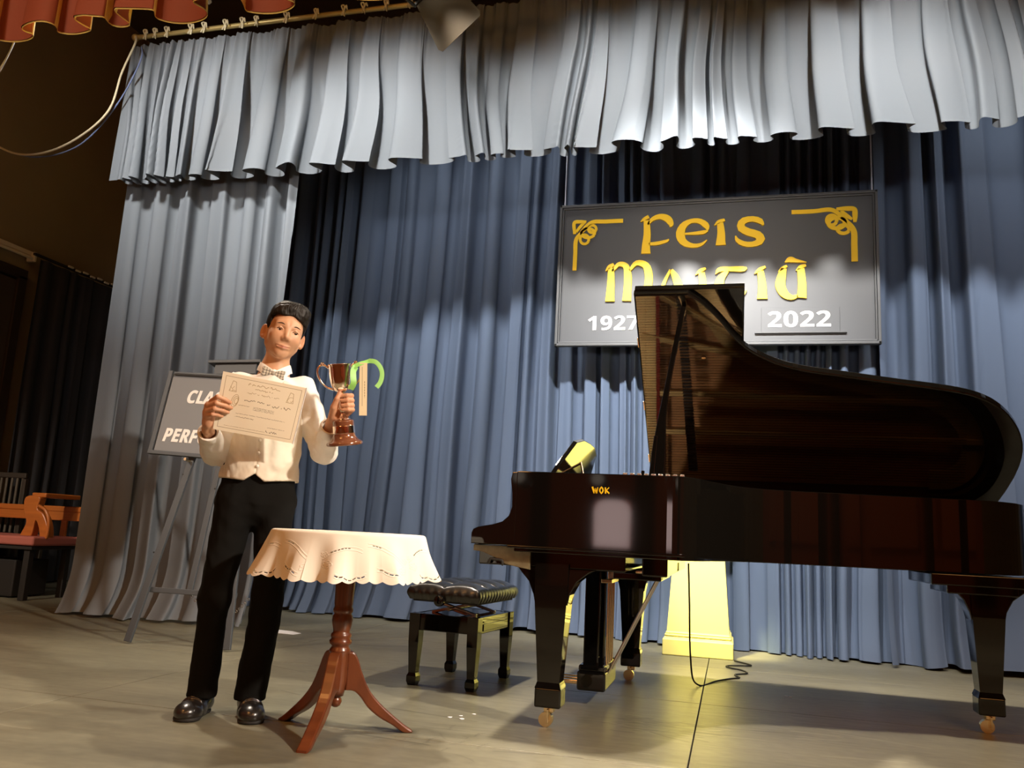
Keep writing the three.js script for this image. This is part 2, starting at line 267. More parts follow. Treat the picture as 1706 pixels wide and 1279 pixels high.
  struct('door_frame', [box(0.08, 3.0, 0.1, -6.86, 1.5, -6.44), box(0.08, 3.0, 0.1, -6.86, 1.5, -5.2), box(0.08, 0.1, 1.34, -6.86, 3.02, -5.82)], M.darkWood, dl);
  struct('door_leaf', box(0.04, 2.95, 1.14, -6.87, 1.48, -5.82), std({ color: lin(0.055, 0.045, 0.035), roughness: 0.6 }), dl);

  // house lights
  HOUSE.spots.forEach(([x, z], i) => {
    const t = thing('house_light', 'square warm ceiling light over the auditorium, ' + ['nearest the stage on the left', 'nearest the stage on the right', 'second from the stage on the left', 'second from the stage on the right', 'alone at the rear'][i], 'light', [x, 6.38, z], 0, 'house lights over the auditorium');
    mesh('frame', [box(1.6, 0.08, 0.1, 0, -0.02, 0.75), box(1.6, 0.08, 0.1, 0, -0.02, -0.75), box(0.1, 0.08, 1.4, 0.75, -0.02, 0), box(0.1, 0.08, 1.4, -0.75, -0.02, 0)], M.darkWood, t);
    mesh('diffuser', box(1.4, 0.03, 1.4, 0, -0.02, 0, 0), std({ color: 0x222222, emissive: HOUSE.color, emissiveIntensity: 1.2 }), t);
    const l = new THREE.RectAreaLight(HOUSE.color, HOUSE.power, 1.4, 1.4); l.position.set(x, 6.33, z); l.lookAt(x, 0, z); scene.add(l); l.name = 'house_light_source';
  });
}

// ------------------------------------------------------------------ curtains
function drape({ a, b, top, bottom, fold, depth, depthTop = depth * 0.4, over = 0.1, gather = 0, lean = 0, pool = 0, hem = 0, seed, nu, nv, curl = 0, wide = 1 }) {
  const r = rng(seed), n = noise2(seed + 1), L = Math.hypot(b[0] - a[0], b[1] - a[1]), tx = (b[0] - a[0]) / L, tz = (b[1] - a[1]) / L, fx = -tz, fz = tx; // f: towards the front
  const cuts = [0], amp = [], sk = []; while (cuts[cuts.length - 1] < L + fold) { cuts.push(cuts[cuts.length - 1] + fold * (wide ? 0.35 + 1.5 * Math.pow(r(), 1.6) : 0.55 + 0.95 * r())); amp.push(0.55 + 0.75 * r()); sk.push((r() - 0.5) * 1.1); }
  const at = (s) => { let i = 0; while (cuts[i + 1] < s) i++; const f = (s - cuts[i]) / (cuts[i + 1] - cuts[i]), w = f * f * (3 - 2 * f), j = Math.min(i + 1, amp.length - 1); return { ph: (i + f) * 2 * Math.PI, am: amp[i] * (1 - w) + amp[j] * w, sk: sk[i] * (1 - w) + sk[j] * w, wd: cuts[i + 1] - cuts[i] }; };
  const pos = [], uv = [], idx = [], H = top - bottom, sgn = fz >= 0 ? 1 : -1;
  for (let j = 0; j <= nv; j++) for (let i = 0; i <= nu; i++) {
    const t = j / nv, s0 = i / nu * L; let s = s0 + lean * (n(s0 * 1.1 + 3, t * 0.9, 2) - 0.5) * (0.2 + t);
    s = Math.min(Math.max(s, 0), L + fold * 0.9);
    const k = at(s), ph = k.ph + k.sk * Math.sin(t * 2.2 + k.sk * 4), A = (depthTop + (depth - depthTop) * Math.pow(t, 0.8)) * k.am;
    const cw = 1 - 2 * Math.pow((1 - Math.cos(ph)) / 2, 1.9);
    let d = A * (0.85 * cw + 0.18 * Math.cos(2 * ph + k.sk * 3) + 0.10 * Math.cos(3 * ph + 5 * k.sk)) + 0.25 * A * (n(s * 9, t * 2.2, 2) - 0.5) + curl * t * t * Math.max(0, Math.cos(ph)) * 0.03;
    const side = over * k.wd * Math.sin(2 * ph) * (0.35 + 0.65 * t) + over * 0.6 * k.wd * Math.sin(ph) * k.sk * t;
    if (gather) { const q = Math.exp(-t * 7); d += gather * q * Math.sin(s0 * 2 * Math.PI / 0.035 + 2 * n(s0 * 20, 1)) ; }
    let y = top - H * t; const hy = hem ? hem * (n(s0 * 4, 7, 2) - 0.5) * t : 0; y += hy;
    if (pool) { const q = Math.max(0, 1 - (y - bottom) / 0.42); d += pool * q * q * (0.25 + n(s0 * 2.6, t * 9, 2)); y += pool * 0.25 * q * q * (n(s0 * 5, 5, 2) - 0.2) * (t < 1 ? 1 : 1); }
    const q0 = s0 + side; pos.push(a[0] + tx * q0 + fx * sgn * d, Math.max(y, bottom), a[1] + tz * q0 + fz * sgn * d); uv.push(s0, top - H * t);
  }
  const row = nu + 1; for (let j = 0; j < nv; j++) for (let i = 0; i < nu; i++) { const p = j * row + i; idx.push(p, p + row, p + 1, p + 1, p + row, p + row + 1); }
  const g = new THREE.BufferGeometry(); g.setAttribute('position', new THREE.Float32BufferAttribute(pos, 3)); g.setAttribute('uv', new THREE.Float32BufferAttribute(uv, 2)); g.setIndex(idx); g.computeVertexNormals(); return g;
}
{
  const put = (name, label, cat, o, mat) => tag(mesh(name, drape(o), mat, scene), label, cat);
  put('backdrop_curtain', 'deep blue floor-length backdrop curtain in narrow folds left of the hanging sign', 'curtain', { a: [-4.6, -6.78], b: [-1.28, -6.47], top: 4.75, bottom: 0.004, fold: 0.22, depth: 0.08, depthTop: 0.068, over: 0.13, lean: 0.35, pool: 0.16, seed: 11, nu: 620, nv: 60 }, M.backdrop);
  put('backdrop_curtain', 'dark blue backdrop curtain hanging behind the sign and the piano', 'curtain', { a: [-1.34, -6.52], b: [1.1, -6.4], top: 4.75, bottom: 0.004, fold: 0.2, depth: 0.08, depthTop: 0.07, over: 0.14, lean: 0.3, pool: 0.09, seed: 22, nu: 480, nv: 60 }, M.backdrop);
  put('backdrop_curtain', 'blue floor-length backdrop curtain in wide folds right of the hanging sign', 'curtain', { a: [1.0, -6.37], b: [3.6, -6.32], top: 4.75, bottom: 0.004, fold: 0.34, depth: 0.105, depthTop: 0.095, over: 0.12, lean: 0.25, pool: 0.2, seed: 33, nu: 420, nv: 60 }, M.backdrop);
  put('leg_curtain', 'grey floor-length side curtain in broad folds at the left edge of the stage', 'curtain', { a: [-4.70, -5.31], b: [-3.22, -5.37], top: 4.4, bottom: 0.004, fold: 0.27, depth: 0.075, depthTop: 0.05, over: 0.12, lean: 0.3, pool: 0.16, seed: 47, nu: 300, nv: 70 }, M.valance);
  put('side_drape', 'black drape hanging against the side wall of the wing', 'curtain', { a: [-6.72, -6.5], b: [-6.72, -8.2], top: 3.2, bottom: 0.02, fold: 0.2, depth: 0.05, over: 0.1, lean: 0.2, seed: 52, nu: 220, nv: 30 }, M.blackDrape);
  // valance, rod and ties
  const vt = thing('valance', 'grey pleated valance across the top of the stage, tied to a rod', 'valance');
  mesh('cloth', drape({ a: [-4.72, -5.15], b: [3.4, -5.15], top: 4.47, bottom: 3.29, fold: 0.20, depth: 0.09, depthTop: 0.02, over: 0.17, gather: 0.008, lean: 0.3, hem: 0.05, seed: 63, nu: 1500, nv: 60 }), M.valance, vt);
  mesh('rod', [rod([-4.68, 4.52, -5.11], [3.4, 4.52, -5.11], 0.019), new THREE.SphereGeometry(0.03, 16, 10).translate(-4.68, 4.52, -5.11)], M.rodMetal, vt);
  const r = rng(8);
  for (const x of [-4.56, -4.47, -4.36, -4.14, -4.02, -3.83, -3.68, -3.56, -3.3, -3.05, -2.82, -2.66, -2.48, -2.3]) {
    const k = 0.8 + 0.5 * r(), s = r() - 0.5;
    mesh('tie', [tube([[x, 4.5, -5.085], [x - 0.018 * k, 4.53 + 0.02 * k, -5.07], [x - 0.006, 4.56, -5.08], [x, 4.52, -5.08]], 0.0065, 20, 6), tube([[x, 4.52, -5.08], [x + 0.02 * k, 4.545, -5.065], [x + 0.026 * k, 4.52 + 0.02 * s, -5.07]], 0.0065, 12, 6), bar([x, 4.53, -5.085], [x + 0.008 + 0.02 * s, 4.465, -5.075], 0.014, 0.005, 0.002), bar([x - 0.004, 4.53, -5.085], [x - 0.016 + 0.02 * s, 4.475, -5.075], 0.012, 0.005, 0.002)], M.tape, vt);
  }
  // red pelmet in front, yellow lining turned out at the hem
  const pl = thing('pelmet', 'red velvet pelmet with a yellow lining at the top left, nearest the audience', 'pelmet');
  const shape = { a: [-5.0, -2.96], b: [3.2, -2.96], top: 4.5, bottom: 3.025, fold: 0.5, depth: 0.08, depthTop: 0.03, over: 0.13, lean: 0.2, hem: 0.05, seed: 73, nu: 760, nv: 30, curl: 1 };
  mesh('velvet', drape(shape), M.pelmet, pl);
  const lining = drape(shape); lining.translate(0, -0.006, -0.006); mesh('lining', lining, M.pelmetLining, pl);
  // ropes
  tag(mesh('rope', tube([[-4.64, 4.5, -5.07], [-4.60, 4.42, -5.03], [-4.66, 4.15, -5.0], [-4.74, 3.82, -5.0], [-5.09, 3.57, -5.0], [-5.46, 3.51, -5.0], [-5.75, 3.6, -5.0], [-6.1, 3.86, -5.05], [-6.86, 4.5, -5.3]], 0.0085, 90, 8), M.rope, scene), 'cream rope looping down from the end of the valance rod', 'rope');
  tag(mesh('rope', tube([[-4.62, 4.44, -5.12], [-4.55, 4.3, -5.06], [-4.70, 3.9, -5.04], [-5.0, 3.58, -5.04], [-5.39, 3.505, -5.04], [-5.77, 3.61, -5.04], [-6.1, 3.8, -5.05], [-6.86, 4.36, -5.3]], 0.006, 90, 8), M.blueRope, scene), 'thin dark blue rope sagging behind the cream rope', 'rope');
  tag(mesh('cord', tube([[-3.80, 3.6, -3.35], [-3.84, 3.25, -3.32], [-3.90, 3.04, -3.3], [-4.2, 2.75, -3.35], [-5.2, 2.5, -3.6], [-6.87, 2.6, -4.2]], 0.0045, 60, 6), M.paleRope, scene), 'upper of the two pale blue cords dropping below the hem of the red pelmet', 'cord', 'pale cords below the pelmet');
  tag(mesh('cord', tube([[-3.83, 3.6, -3.37], [-3.87, 3.24, -3.34], [-3.93, 3.07, -3.32], [-4.25, 2.8, -3.37], [-5.2, 2.56, -3.62], [-6.87, 2.66, -4.22]], 0.0045, 60, 6), M.paleRope, scene), 'lower of the two pale blue cords dropping below the hem of the red pelmet', 'cord', 'pale cords below the pelmet');
  // track of the side drape with pale hooks, and the tube fitting over the door
  const tr = thing('curtain_track', 'row of small pale hooks along the track of the black wing drape', 'curtain track');
  mesh('rail', box(0.03, 0.025, 1.75, -6.74, 3.235, -7.32, 0.004), M.dark, tr);
  for (let i = 0; i < 7; i++) mesh('hook', box(0.02, 0.02, 0.07, -6.715, 3.245 - 0.012 * (i % 2), -6.9 - i * 0.105, 0.006), M.fitting, tr);
  const tf = thing('tube_light', 'unlit cream strip light fixed to the wall of the wing', 'light', [-6.84, 3.22, -6.0]);
  mesh('housing', box(0.06, 0.05, 1.0, 0, 0.03, -0.02, 0.01), M.fitting, tf); mesh('tube', rod([0.05, -0.02, -0.48], [0.05, -0.02, 0.46], 0.016), M.fitting, tf);
  for (const z of [-0.5, 0.48]) mesh('end_cap', box(0.1, 0.1, 0.035, 0.02, 0.0, z, 0.01), M.fitting, tf);
}

// ------------------------------------------------------------------ hanging sign
{
  const font = await new FontLoader().loadAsync('fonts/droid/droid_sans_bold.typeface.json');
  globalThis.boldFont = font;
  const C = { x: -0.163, y: 2.756, z: -6.17, w: 2.35, h: 1.15 };
  const t = thing('hanging_sign', 'dark framed sign with gold lettering hung before the blue curtain', 'sign', [C.x, C.y, C.z]);
  const hw = C.w / 2, hh = C.h / 2;
  mesh('board', box(C.w - 0.03, C.h - 0.03, 0.02, 0, 0, -0.012, 0.002), M.signBoard, t);
  const f = []; for (const [d, wd, dp] of [[0, 0.022, 0.05], [0.022, 0.014, 0.034]]) { const a = hw - d, b = hh - d; f.push(box(2 * a, wd, dp, 0, b - wd / 2, 0, 0.005), box(2 * a, wd, dp, 0, -b + wd / 2, 0, 0.005), box(wd, 2 * b, dp, a - wd / 2, 0, 0, 0.005), box(wd, 2 * b, dp, -a + wd / 2, 0, 0, 0.005)); }
  mesh('frame', f, M.signFrame, t);
  for (const x of [-hw + 0.035, hw - 0.035]) mesh('cord', rod([x, hh - 0.01, -0.005], [x, 2.0, -0.005], 0.006), M.paleRope, t);
  // lettering: pen strokes in board coordinates (metres from the centre)
  const line = (p) => stroke(p.map(([x, y, w]) => [...P(x, y), w * 0.0018]));
  function P(zx, zy) { // the board seen in perspective: bilinear inside its four corners
    const q = QUAD, solve = (x, y) => { let u = 0.5, v = 0.5; for (let i = 0; i < 12; i++) { const fx = (1 - u) * (1 - v) * q[0][0] + u * (1 - v) * q[1][0] + u * v * q[2][0] + (1 - u) * v * q[3][0] - x, fy = (1 - u) * (1 - v) * q[0][1] + u * (1 - v) * q[1][1] + u * v * q[2][1] + (1 - u) * v * q[3][1] - y; const a = (1 - v) * (q[1][0] - q[0][0]) + v * (q[2][0] - q[3][0]), b = (1 - u) * (q[3][0] - q[0][0]) + u * (q[2][0] - q[1][0]), c = (1 - v) * (q[1][1] - q[0][1]) + v * (q[2][1] - q[3][1]), d = (1 - u) * (q[3][1] - q[0][1]) + u * (q[2][1] - q[1][1]), D = a * d - b * c; u -= (fx * d - fy * b) / D; v -= (fy * a - fx * c) / D; } return [u, v]; };
    const [u, v] = solve(zx, zy); return [(u - 0.5) * C.w, (0.5 - v) * C.h];
  }
  const QUAD = [[100, 412], [1598, 335], [1621, 1069], [63, 1069]];
  const letter = (strokes, name = 'letter', mat = M.goldLetter, dep = 0.016) => mesh(name, strokes.map((s) => extrude(line(s), dep, 0.0015).translate(0, 0, 0.0)), mat, t);
  // first line
  letter([[[536, 480, 26], [538, 550, 31], [532, 600, 34], [531, 640, 40]], [[506, 488, 4], [524, 474, 14], [547, 462, 16]], [[540, 502, 8], [566, 474, 18], [604, 462, 24], [640, 474, 30], [655, 500, 22], [650, 512, 6]], [[545, 594, 12], [592, 590, 16], [640, 576, 10], [642, 570, 4]]]);
  letter([[[828, 575, 5], [800, 597, 14], [755, 602, 20], [712, 582, 32], [700, 545, 38], [716, 506, 30], [752, 484, 20], [792, 484, 22], [824, 506, 26], [832, 528, 8]], [[718, 546, 8], [770, 543, 14], [815, 537, 16], [833, 530, 6]]]);
  letter([[[890, 492, 26], [895, 545, 32], [893, 585, 38], [893, 600, 42]], [[862, 506, 3], [884, 488, 16], [912, 478, 12]]]);
  letter([[[1092, 505, 8], [1076, 484, 24], [1035, 474, 24], [994, 488, 30], [988, 516, 32], [1020, 537, 32], [1066, 552, 34], [1080, 576, 34], [1050, 595, 24], [1005, 595, 22], [972, 578, 18], [962, 556, 5]]]);
  // second line
  letter([[[357, 706, 26], [356, 780, 32], [352, 830, 36], [350, 864, 40]], [[330, 722, 4], [350, 702, 18], [372, 690, 14]], [[362, 724, 10], [398, 690, 20], [430, 698, 26], [441, 740, 32], [438, 820, 34], [434, 862, 38]], [[448, 722, 10], [486, 684, 22], [530, 696, 30], [545, 745, 34], [535, 815, 32], [505, 858, 22], [478, 868, 8]]]);
  letter([[[652, 716, 10], [628, 762, 14], [608, 812, 18], [596, 856, 24]], [[655, 716, 14], [676, 752, 30], [694, 800, 36], [708, 852, 40]], [[612, 826, 14], [650, 832, 14], [694, 824, 12]]]);
  letter([[[802, 730, 26], [808, 790, 32], [810, 856, 40]], [[772, 742, 3], [796, 722, 16], [822, 710, 10]]]);
  letter([[[868, 738, 4], [886, 718, 20], [940, 714, 20], [1000, 714, 22], [1015, 708, 8]], [[925, 724, 14], [892, 762, 34], [886, 805, 40], [912, 842, 32], [960, 850, 22], [1000, 832, 12], [1014, 815, 4]]]);
  letter([[[1078, 724, 26], [1086, 785, 32], [1087, 840, 38], [1087, 856, 42]], [[1050, 738, 3], [1074, 718, 16], [1102, 704, 10]]]);
  letter([[[1186, 712, 22], [1176, 748, 34], [1170, 795, 40], [1192, 836, 32], [1224, 850, 20], [1250, 842, 12]], [[1160, 728, 3], [1180, 712, 14], [1200, 700, 10]], [[1262, 712, 28], [1268, 780, 32], [1268, 835, 36], [1266, 852, 40]], [[1240, 724, 3], [1262, 706, 16], [1286, 698, 10]], [[1190, 684, 4], [1214, 671, 24], [1240, 676, 16], [1288, 684, 4]]]);
  // corner ornaments: an angle with interlaced loops
  const ring = (cx, cy, rx, ry, w) => Array.from({ length: 17 }, (_, i) => [cx + rx * Math.cos(i / 16 * 2 * Math.PI + 0.4), cy + ry * Math.sin(i / 16 * 2 * Math.PI + 0.4), w]);
  const orn = (strokes) => mesh('corner_ornament', strokes.map((s, i) => extrude(stroke(s.map(([x, y, w]) => [...P(x, y), w * 0.0018]), 40), 0.006 + 0.001 * (i % 3), 0.0012)), M.goldLetter, t);
  orn([[[418, 480, 18], [330, 484, 18], [262, 488, 18], [225, 515, 16], [206, 540, 14]], [[169, 718, 18], [174, 640, 18], [180, 570, 18], [205, 540, 15], [236, 512, 13]], [[172, 545, 14], [172, 490, 16], [200, 486, 16], [232, 486, 12]], [[180, 535, 12], [205, 505, 14], [226, 488, 10]], ring(240, 540, 34, 22, 13), ring(222, 570, 22, 22, 12), ring(262, 520, 20, 18, 12)]);
  orn([[[1220, 440, 18], [1320, 436, 18], [1400, 430, 18], [1440, 458, 16], [1468, 484, 14]], [[1502, 680, 24], [1500, 600, 24], [1496, 530, 22], [1470, 490, 16], [1440, 466, 13]], [[1420, 426, 12], [1470, 424, 20], [1498, 428, 20], [1502, 460, 20], [1502, 490, 12]], [[1440, 434, 12], [1466, 458, 16], [1490, 476, 10]], ring(1422, 494, 36, 26, 17), ring(1400, 480, 22, 24, 14), ring(1452, 524, 26, 20, 15)]);
  // dates
  const text = (str, size, depth, x, y, z, name, kx = 1) => { const g = new TextGeometry(str, { font, size, depth, curveSegments: 5, bevelEnabled: false }); g.computeBoundingBox(); const b = g.boundingBox; g.scale(kx, 1, 1); g.translate(x - (b.min.x) * kx, y, z); mesh(name, g, M.white, t); };
  { const p = P(236, 995); text('1927', 0.112, 0.004, p[0], p[1], -0.001, 'date', 1.18); }
  const a = P(1082, 897), b = P(1440, 1010);
  mesh('plaque', box(b[0] - a[0], a[1] - b[1], 0.008, (a[0] + b[0]) / 2, (a[1] + b[1]) / 2, 0.002, 0.002), M.signBoard, t);
  mesh('ledge', box(b[0] - a[0] + 0.09, 0.008, 0.022, (a[0] + b[0]) / 2, b[1] - 0.004, 0.009, 0.002), M.signFrame, t);
  { const p = P(1114, 987); text('2022', 0.118, 0.003, p[0], p[1], 0.006, 'date', 1.24); }
}

// ------------------------------------------------------------------ grand piano (x along its length, +z the treble side)
{
  const t = thing('grand_piano', 'polished black concert grand piano with its lid raised', 'piano', [-0.693, 0, -3.988]);
  const B = M.piano;
  const up = (shape, depth, y, bevel = 0) => extrude(shape, depth, bevel).rotateX(-Math.PI / 2).translate(0, y, 0); // plan drawn as (x, -z)
  // outline of the case in plan, treble corner round to the bass corner
  const bent = spline2([[0.44, 0.70], [0.50, 0.695], [0.56, 0.62], [0.62, 0.45], [0.70, 0.27], [0.80, 0.14], [0.98, 0.055], [1.24, 0.0], [1.55, -0.075], [1.76, -0.13], [1.91, -0.23], [2.0, -0.38], [2.02, -0.53], [1.96, -0.68], [1.84, -0.765], [1.70, -0.78]], 90);
  const outline = [[-0.15, 0.70], ...bent, [-0.15, -0.78]];
  const inset = (pts, d) => pts.map((p, i) => { const a = pts[Math.max(0, i - 1)], b = pts[Math.min(pts.length - 1, i + 1)], l = Math.hypot(b[0] - a[0], b[1] - a[1]) || 1; return [p[0] + (b[1] - a[1]) / l * d, p[1] - (b[0] - a[0]) / l * d]; });
  const inner = inset(outline, 0.055);
  const plan = (p) => p.map(([x, z]) => [x, -z]);
  // the outline runs from treble (+z) to bass (-z): inward is to its right
  const ring = [...outline, ...[...inner].reverse()];
  mesh('rim', up(plan(ring), 0.315, 0.672, 0.003), B, t);
  const cheekPts = [[-0.15, 0.987], [-0.172, 0.985], [-0.178, 0.955], [-0.170, 0.90], [-0.168, 0.845], [-0.180, 0.808], [-0.205, 0.785], [-0.245, 0.772], [-0.305, 0.760], [-0.326, 0.750], [-0.333, 0.735], [-0.333, 0.692], [-0.15, 0.692]];
  for (const z of [0.642, -0.78]) mesh('cheek', extrude(cheekPts, 0.055, 0.003).translate(0, 0, z + 0.0015), B, t);
  mesh('keybed', box(0.60, 0.075, 1.38, -0.01, 0.648, -0.04, 0.006), B, t);
  mesh('keybed_edge', [extrude([[-0.33, 0.687], [-0.09, 0.687], [-0.09, 0.60], [-0.14, 0.607], [-0.20, 0.618], [-0.215, 0.632], [-0.25, 0.645], [-0.29, 0.660], [-0.33, 0.664]], 0.012, 0.002).translate(0, 0, 0.655)], M.rawWood, t).userData.label = 'pale unpainted wood edge under the arm';
  mesh('lock_bracket', tube([[-0.262, 0.620, 0.672], [-0.252, 0.634, 0.674], [-0.235, 0.632, 0.674], [-0.215, 0.632, 0.674], [-0.205, 0.628, 0.674], [-0.203, 0.615, 0.672]], 0.006, 24, 8), M.dark, t);
  mesh('rim_moulding', box(0.70, 0.012, 0.012, 0.17, 0.688, 0.702, 0.004), B, t);
  mesh('key_slip', box(0.02, 0.07, 1.36, -0.325, 0.72, -0.04, 0.004), B, t);
  const kw = 1.22 / 52; const keys = []; for (let i = 0; i < 52; i++) keys.push(box(0.15, 0.02, kw - 0.001, -0.225, 0.735, -0.65 + (i + 0.5) * kw, 0.002)); mesh('white_keys', keys, M.ivory, t).userData.kind = 'stuff';
  const bk = []; for (let i = 0; i < 51; i++) if (![2, 6].includes(i % 7)) bk.push(box(0.095, 0.02, 0.011, -0.195, 0.752, -0.65 + (i + 1) * kw, 0.003)); mesh('black_keys', bk, M.dark, t).userData.kind = 'stuff';
  mesh('fallboard', bar([-0.145, 0.745, -0.04], [-0.115, 0.935, -0.04], 0.022, 1.36, 0.006), B, t);
  // inside: soundboard, cast plate, strings, dampers, felt
  const innerS = plan(inset(outline, 0.06));
  mesh('soundboard', up(innerS, 0.012, 0.80), M.spruce, t);
  mesh('pin_block', box(0.34, 0.05, 1.32, 0.06, 0.885, -0.04, 0.006), M.gold, t);
  const plateRing = [...inset(outline, 0.065).slice(1, -1), ...inset(outline, 0.17).slice(1, -1).reverse()];
  mesh('cast_plate', [up(plan(plateRing), 0.02, 0.87, 0.003), bar([0.2, 0.915, 0.40], [0.86, 0.915, 0.02], 0.03, 0.03), bar([0.2, 0.915, 0.12], [1.35, 0.915, -0.12], 0.03, 0.03), bar([0.2, 0.915, -0.2], [1.75, 0.915, -0.25], 0.03, 0.03), bar([0.2, 0.915, -0.42], [1.94, 0.915, -0.45], 0.03, 0.03), box(0.06, 0.02, 1.3, 0.25, 0.905, -0.04)], M.gold, t);
  const st = []; for (let i = 0; i < 88; i++) { const z = 0.58 - i * 0.0143, edge = bent.findIndex((q) => q[1] < z + 0.1), far = Math.min(bent[edge][0] - 0.02, 1.86); st.push(new THREE.BoxGeometry(far - 0.12, 0.0022, 0.0026).translate((far + 0.12) / 2, 0.932, z - 0.0)); } mesh('strings', st, M.copper, t).userData.kind = 'stuff';
  const pins = []; const pr = rng(3); for (let i = 0; i < 200; i++) pins.push(new THREE.CylinderGeometry(0.003, 0.003, 0.05, 5).translate(-0.03 + (i % 4) * 0.03 + pr() * 0.006, 0.935, 0.56 - i * 0.0062)); mesh('tuning_pins', pins, M.steel, t).userData.kind = 'stuff';
  const dm = []; for (let i = 0; i < 70; i++) dm.push(box(0.05, 0.045, 0.010, 0.40 + i * 0.0012, 0.965, 0.56 - i * 0.0172, 0.002)); mesh('dampers', dm, M.dark, t).userData.kind = 'stuff';
  mesh('felt_strip', box(0.02, 0.012, 1.28, 0.29, 0.925, -0.04, 0.003), M.felt, t);
  const tops = []; for (let i = 0; i < 9; i++) tops.push(box(0.018, 0.014, 0.02, 0.28 + i * 0.028, 0.993, 0.652, 0.004)); mesh('rim_pads', tops, M.steel, t);
  // lid: drawn in its own plane, x along the piano and s away from the hinge
  const al = 36 * Math.PI / 180, lm = new THREE.Matrix4().makeBasis(V(1, 0, 0), V(0, Math.sin(al), Math.cos(al)), V(0, -Math.cos(al), Math.sin(al))).setPosition(0, 1.0, -0.78);
  const lidCurve = spline2([[0.50, 1.412], [0.56, 1.36], [0.638, 1.26], [0.70, 1.16], [0.76, 1.088], [0.826, 1.036], [0.907, 0.99], [1.015, 0.952], [1.174, 0.92], [1.438, 0.868], [1.617, 0.835], [1.745, 0.80], [1.842, 0.746], [1.918, 0.67], [1.98, 0.571], [2.018, 0.47], [2.033, 0.364], [2.03, 0.254], [2.014, 0.138], [1.985, 0.0]], 90);
  const lid = extrude([[0.26, 0.0], [0.26, 1.412], ...lidCurve], 0.024, 0.008, { bevelSegments: 4 }); lid.translate(0, 0, -0.022); lid.applyMatrix4(lm); mesh('lid', lid, B, t);
  const flap = extrude([[0.263, 0.0], [0.742, 0.0], [0.742, 1.418], [0.263, 1.418]], 0.02, 0.007, { bevelSegments: 4 }); flap.translate(0, 0, -0.046); flap.applyMatrix4(lm); mesh('front_flap', flap, B, t);
  const L = (u, s, d = 0.006) => V(u, s, d).applyMatrix4(lm).toArray();
  for (const u of [0.5, 1.1, 1.7]) mesh('hinge', rod([u - 0.05, 1.0, -0.785], [u + 0.05, 1.0, -0.785], 0.009), M.brass, t);
  for (const s of [0.30, 0.7, 1.12]) mesh('flap_hinge', bar(L(0.262, s - 0.03, 0.0), L(0.262, s + 0.03, 0.0), 0.012, 0.008), M.brass, t);
  mesh('lid_stud', new THREE.SphereGeometry(0.013, 16, 12).scale(1, 0.6, 1).translate(...L(0.56, 1.03, 0.008)), M.brass, t);
  // prop stick and the two shorter ones lying against it
  const lean = (g) => { const q = g.attributes.position; for (let i = 0; i < q.count; i++) q.setZ(i, q.getZ(i) - (q.getY(i) - 0.965) * 0.235); g.computeVertexNormals(); return g; };
  mesh('prop_stick', lean(extrude(stroke([[0.392, 0.965, 0.062], [0.396, 1.10, 0.056], [0.402, 1.22, 0.038], [0.414, 1.34, 0.024], [0.452, 1.60, 0.021], [0.48, 1.775, 0.020]], 30), 0.02, 0.003).translate(0, 0, 0.50)), B, t);
  mesh('short_prop', lean(extrude(stroke([[0.372, 0.965, 0.022], [0.378, 1.08, 0.02], [0.385, 1.17, 0.016]], 16), 0.014, 0.003).translate(0, 0, 0.535)), B, t);
  mesh('prop_rest', bar([0.335, 0.972, 0.54], [0.338, 1.02, 0.53], 0.014, 0.014), B, t);
  // music desk, leaning back
  {
    const lean = 24 * Math.PI / 180, dm2 = new THREE.Matrix4().makeBasis(V(0, 0, -1), V(Math.sin(lean), Math.cos(lean), 0), V(Math.cos(lean), -Math.sin(lean), 0)).setPosition(-0.095, 0.985, -0.06);
    const g = extrude([[-0.44, 0.0], [0.44, 0.0], [0.41, 0.07], [0.29, 0.205], [0.16, 0.232], [0, 0.236], [-0.16, 0.232], [-0.29, 0.205], [-0.41, 0.07]], 0.014, 0.003); g.applyMatrix4(dm2); mesh('music_desk', g, B, t);
    mesh('desk_prop', rod([0.0, 0.98, -0.06], [-0.03, 1.11, -0.06], 0.006), M.brass, t); mesh('desk_rail', box(0.16, 0.016, 1.0, -0.05, 0.978, -0.05, 0.004), B, t);
  }
  // legs
  const bracket = [[-0.145, 0.612], [-0.128, 0.590], [-0.095, 0.555], [-0.074, 0.505], [-0.066, 0.47], [0.066, 0.47], [0.074, 0.51], [0.10, 0.56], [0.15, 0.60], [0.175, 0.612]];
  const leg = (x, z, top) => {
    const g = new THREE.Group(); g.name = t.children.some((c) => c.name === 'leg') ? 'leg_' + String(t.children.filter((c) => /^leg(_\d|$)/.test(c.name)).length).padStart(3, '0') : 'leg'; g.position.set(x, 0, z); t.add(g);
    const s = (y0, y1, w0, w1) => { const c = new THREE.CylinderGeometry(w1 / Math.SQRT2, w0 / Math.SQRT2, y1 - y0, 4, 1); c.rotateY(Math.PI / 4); c.translate(0, (y0 + y1) / 2, 0); return toCreasedNormals(c, 0.5); };
    mesh('shaft', [s(0.17, 0.49, 0.088, 0.130), s(0.485, top, 0.130, 0.136)], B, g);
    mesh('bracket', extrude(bracket, 0.10, 0.004).translate(0, 0, -0.05), B, g);
    mesh('foot_block', [box(0.105, 0.075, 0.105, 0, 0.115, 0, 0.008), s(0.15, 0.172, 0.105, 0.09)], B, g);
    mesh('caster', [box(0.04, 0.03, 0.04, 0, 0.07, 0, 0.006), box(0.008, 0.055, 0.035, 0, 0.045, 0.018, 0.003), box(0.008, 0.055, 0.035, 0, 0.045, -0.018, 0.003), new THREE.CylinderGeometry(0.028, 0.028, 0.026, 24).rotateX(Math.PI / 2).translate(-0.012, 0.028, 0)], M.brass, g);
    return g;
  };
  leg(0, 0.60, 0.63); leg(0.175, -0.68, 0.63);
